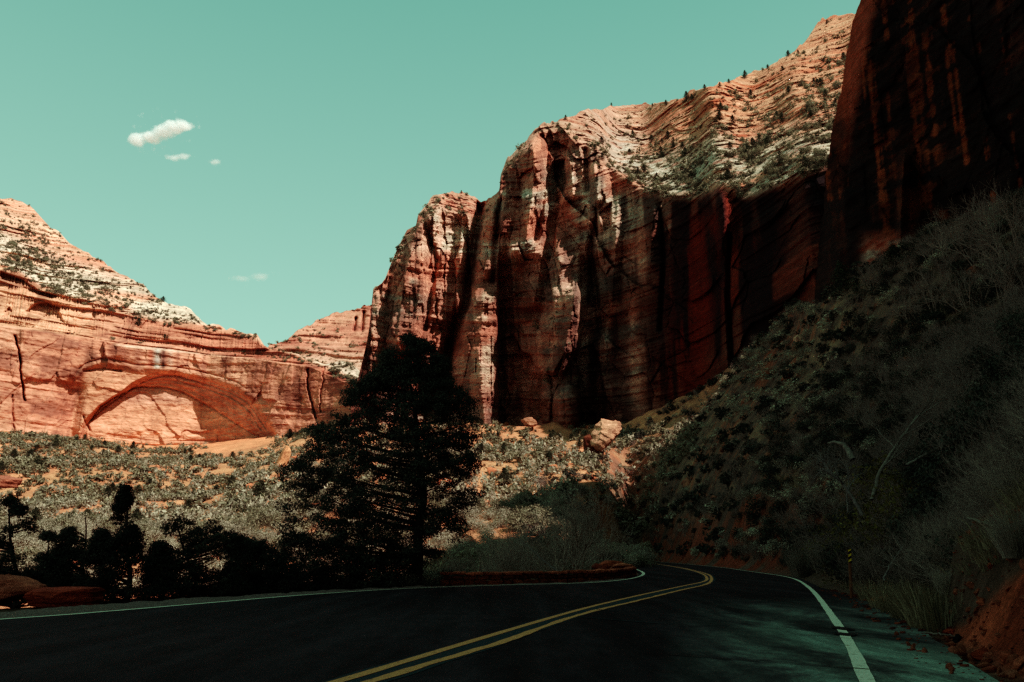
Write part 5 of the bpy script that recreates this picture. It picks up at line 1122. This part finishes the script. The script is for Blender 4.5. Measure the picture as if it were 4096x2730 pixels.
# clouds: small real puffs of mist high above the canyon
def cloud(label, u, v, w, h, tilt, dens, seed, parts):
    Y = 4200.; c = at(u, v, Y); s = NT('cloud'+str(seed)); t = s.t; t.nodes.remove(s.b); o_ = t.nodes['Material Output']
    pv = t.nodes.new('ShaderNodeVolumePrincipled'); pv.inputs['Color'].default_value = (1, 1, 1, 1); pv.inputs['Anisotropy'].default_value = .2
    tc = s.n('ShaderNodeTexCoord').outputs['Object']
    nz = s.noise(s.vmap((1, 1, 1), tc), .012*100/w, 6, .62); 
    fall = None
    for (px_, pz, rx, rz_) in parts:
        mp = s.n('ShaderNodeMapping'); k = Y/800; mp.vector_type = 'POINT'; mp.inputs['Location'].default_value = (-px_/rx, 0, -pz/rz_); mp.inputs['Scale'].default_value = (1/(rx*k), 1/(rz_*k*1.2), 1/(rz_*k)); s.l(tc, mp.inputs['Vector'])
        ln = s.n('ShaderNodeVectorMath'); ln.operation = 'LENGTH'; s.l(mp.outputs[0], ln.inputs[0]); g = s.rng(ln.outputs['Value'], 1.0, .0, 0, 1); fall = g if fall is None else s.math('MAXIMUM', fall, g)
    d = s.rng(s.math('ADD', s.math('MULTIPLY', fall, 1.15), s.math('MULTIPLY', s.math('SUBTRACT', nz, .5), 1.9)), .28, .90, 0, dens)
    s.l(d, pv.inputs['Density']); t.links.new(pv.outputs[0], o_.inputs['Volume'])
    import bmesh
    bm = bmesh.new(); bmesh.ops.create_icosphere(bm, subdivisions=3, radius=1.0); k = Y/800; bmesh.ops.scale(bm, vec=(w*.62*k, h*.8*k, h*.75*k), verts=bm.verts); bmesh.ops.rotate(bm, cent=(0, 0, 0), matrix=Matrix.Rotation(tilt, 3, 'Y'), verts=bm.verts)
    me = bpy.data.meshes.new('cloud'); bm.to_mesh(me); bm.free(); me.materials.append(s.m); o = link('cloud', me, None, c); tag(o, label, 'cloud')
cloud('largest white puffy cloud over the left canyon wall', 161, 132, 72, 34, -.35, .06, 1, [(-25, -9, 16, 10), (-12, -6, 18, 10), (2, 0, 19, 11), (14, 6, 20, 11), (22, 8, 16, 10)])
cloud('small faint cloud under the largest cloud', 178, 157.5, 34, 10, -.05, .03, 2, [(-4, 0, 14, 5), (6, 1, 11, 5)])
cloud('tiny faint cloud right of the small one', 215, 162, 20, 8, 0, .03, 3, [(0, 0, 9, 4.5)])
cloud('thin wispy cloud low above the gap', 250, 278, 60, 14, -.05, .010, 4, [(-10, 0, 16, 5), (10, 1, 14, 6)])
# ------------------------------------------------------------------ sky, sun, camera
def world():
    w = bpy.data.worlds.new('World'); scene.world = w; w.use_nodes = True; t = w.node_tree; N = t.nodes; bg = N['Background']
    sky = N.new('ShaderNodeTexSky'); sky.sky_type = 'NISHITA'; sky.sun_disc = False; sky.sun_elevation = SUN_EL; sky.sun_rotation = SUN_AZ; sky.altitude = 1500
    bw = N.new('ShaderNodeRGBToBW'); t.links.new(sky.outputs[0], bw.inputs[0])
    tc = N.new('ShaderNodeTexCoord'); sx = N.new('ShaderNodeSeparateXYZ'); t.links.new(tc.outputs['Generated'], sx.inputs[0])
    rp = N.new('ShaderNodeValToRGB'); t.links.new(sx.outputs[2], rp.inputs[0])
    e = rp.color_ramp.elements; e[0].position = .0; e[0].color = (*SKY_LO, 1); e[1].position = .62; e[1].color = (*SKY_HI, 1)
    x = e.new(.25); x.color = (*SKY_MID, 1)
    # only part of the physical sky's brightness change is kept
    lp = N.new('ShaderNodeMath'); lp.operation = 'POWER'; lp.inputs[1].default_value = .12; t.links.new(bw.outputs[0], lp.inputs[0])
    mx = N.new('ShaderNodeMix'); mx.data_type = 'RGBA'; mx.blend_type = 'MULTIPLY'; mx.inputs[0].default_value = 1; t.links.new(rp.outputs[0], mx.inputs[6]); t.links.new(lp.outputs[0], mx.inputs[7])
    t.links.new(mx.outputs[2], bg.inputs[0]); bg.inputs[1].default_value = SKY_K
SUN_EL = R(46)
SUN = Vector((.78*math.cos(SUN_EL), -.626*math.cos(SUN_EL), math.sin(SUN_EL))).normalized()
SUN_AZ = math.atan2(SUN.x, SUN.y)
SKY_LO, SKY_MID, SKY_HI = (.48, .79, .67), (.32, .62, .515), (.175, .455, .375)
SKY_K = .9
world()
ld = bpy.data.lights.new('sun', 'SUN'); ld.energy = 5.2; ld.angle = R(.5); ld.color = (1, .96, .88)
lo = bpy.data.objects.new('sun', ld); COL.objects.link(lo); lo.rotation_euler = SUN.to_track_quat('Z', 'Y').to_euler()
cd = bpy.data.cameras.new('camera'); cd.sensor_width = 36; cd.lens = 800*36/1024; cd.clip_end = 20000; cd.clip_start = .05
co = bpy.data.objects.new('camera', cd); COL.objects.link(co); co.location = (0, 0, CAMZ); co.rotation_euler = (R(90)+PITCH, 0, 0)
scene.camera = co
scene.view_settings.view_transform = 'Standard'; scene.view_settings.look = 'None'; scene.view_settings.exposure = 0
vs = scene.view_settings; vs.use_curve_mapping = True; cm = vs.curve_mapping
c = cm.curves[3]
for x, y in ((.012, .003), (.05, .024), (.14, .12), (.4, .44)): c.points.new(x, y)
for i, pts in ((0, ((.03, .039), (.12, .135))), (1, ((.03, .026), (.12, .112), (.4, .39))), (2, ((.03, .028), (.12, .115), (.4, .385)))):
    for x, y in pts: cm.curves[i].points.new(x, y)
cm.update()
scene.cycles.max_bounces = 12; scene.cycles.volume_bounces = 8; scene.cycles.volume_step_rate = 1.0; scene.cycles.diffuse_bounces = 3; scene.cycles.use_adaptive_sampling = True

scene.cycles.use_denoising = False
scene.cycles.adaptive_threshold = .01
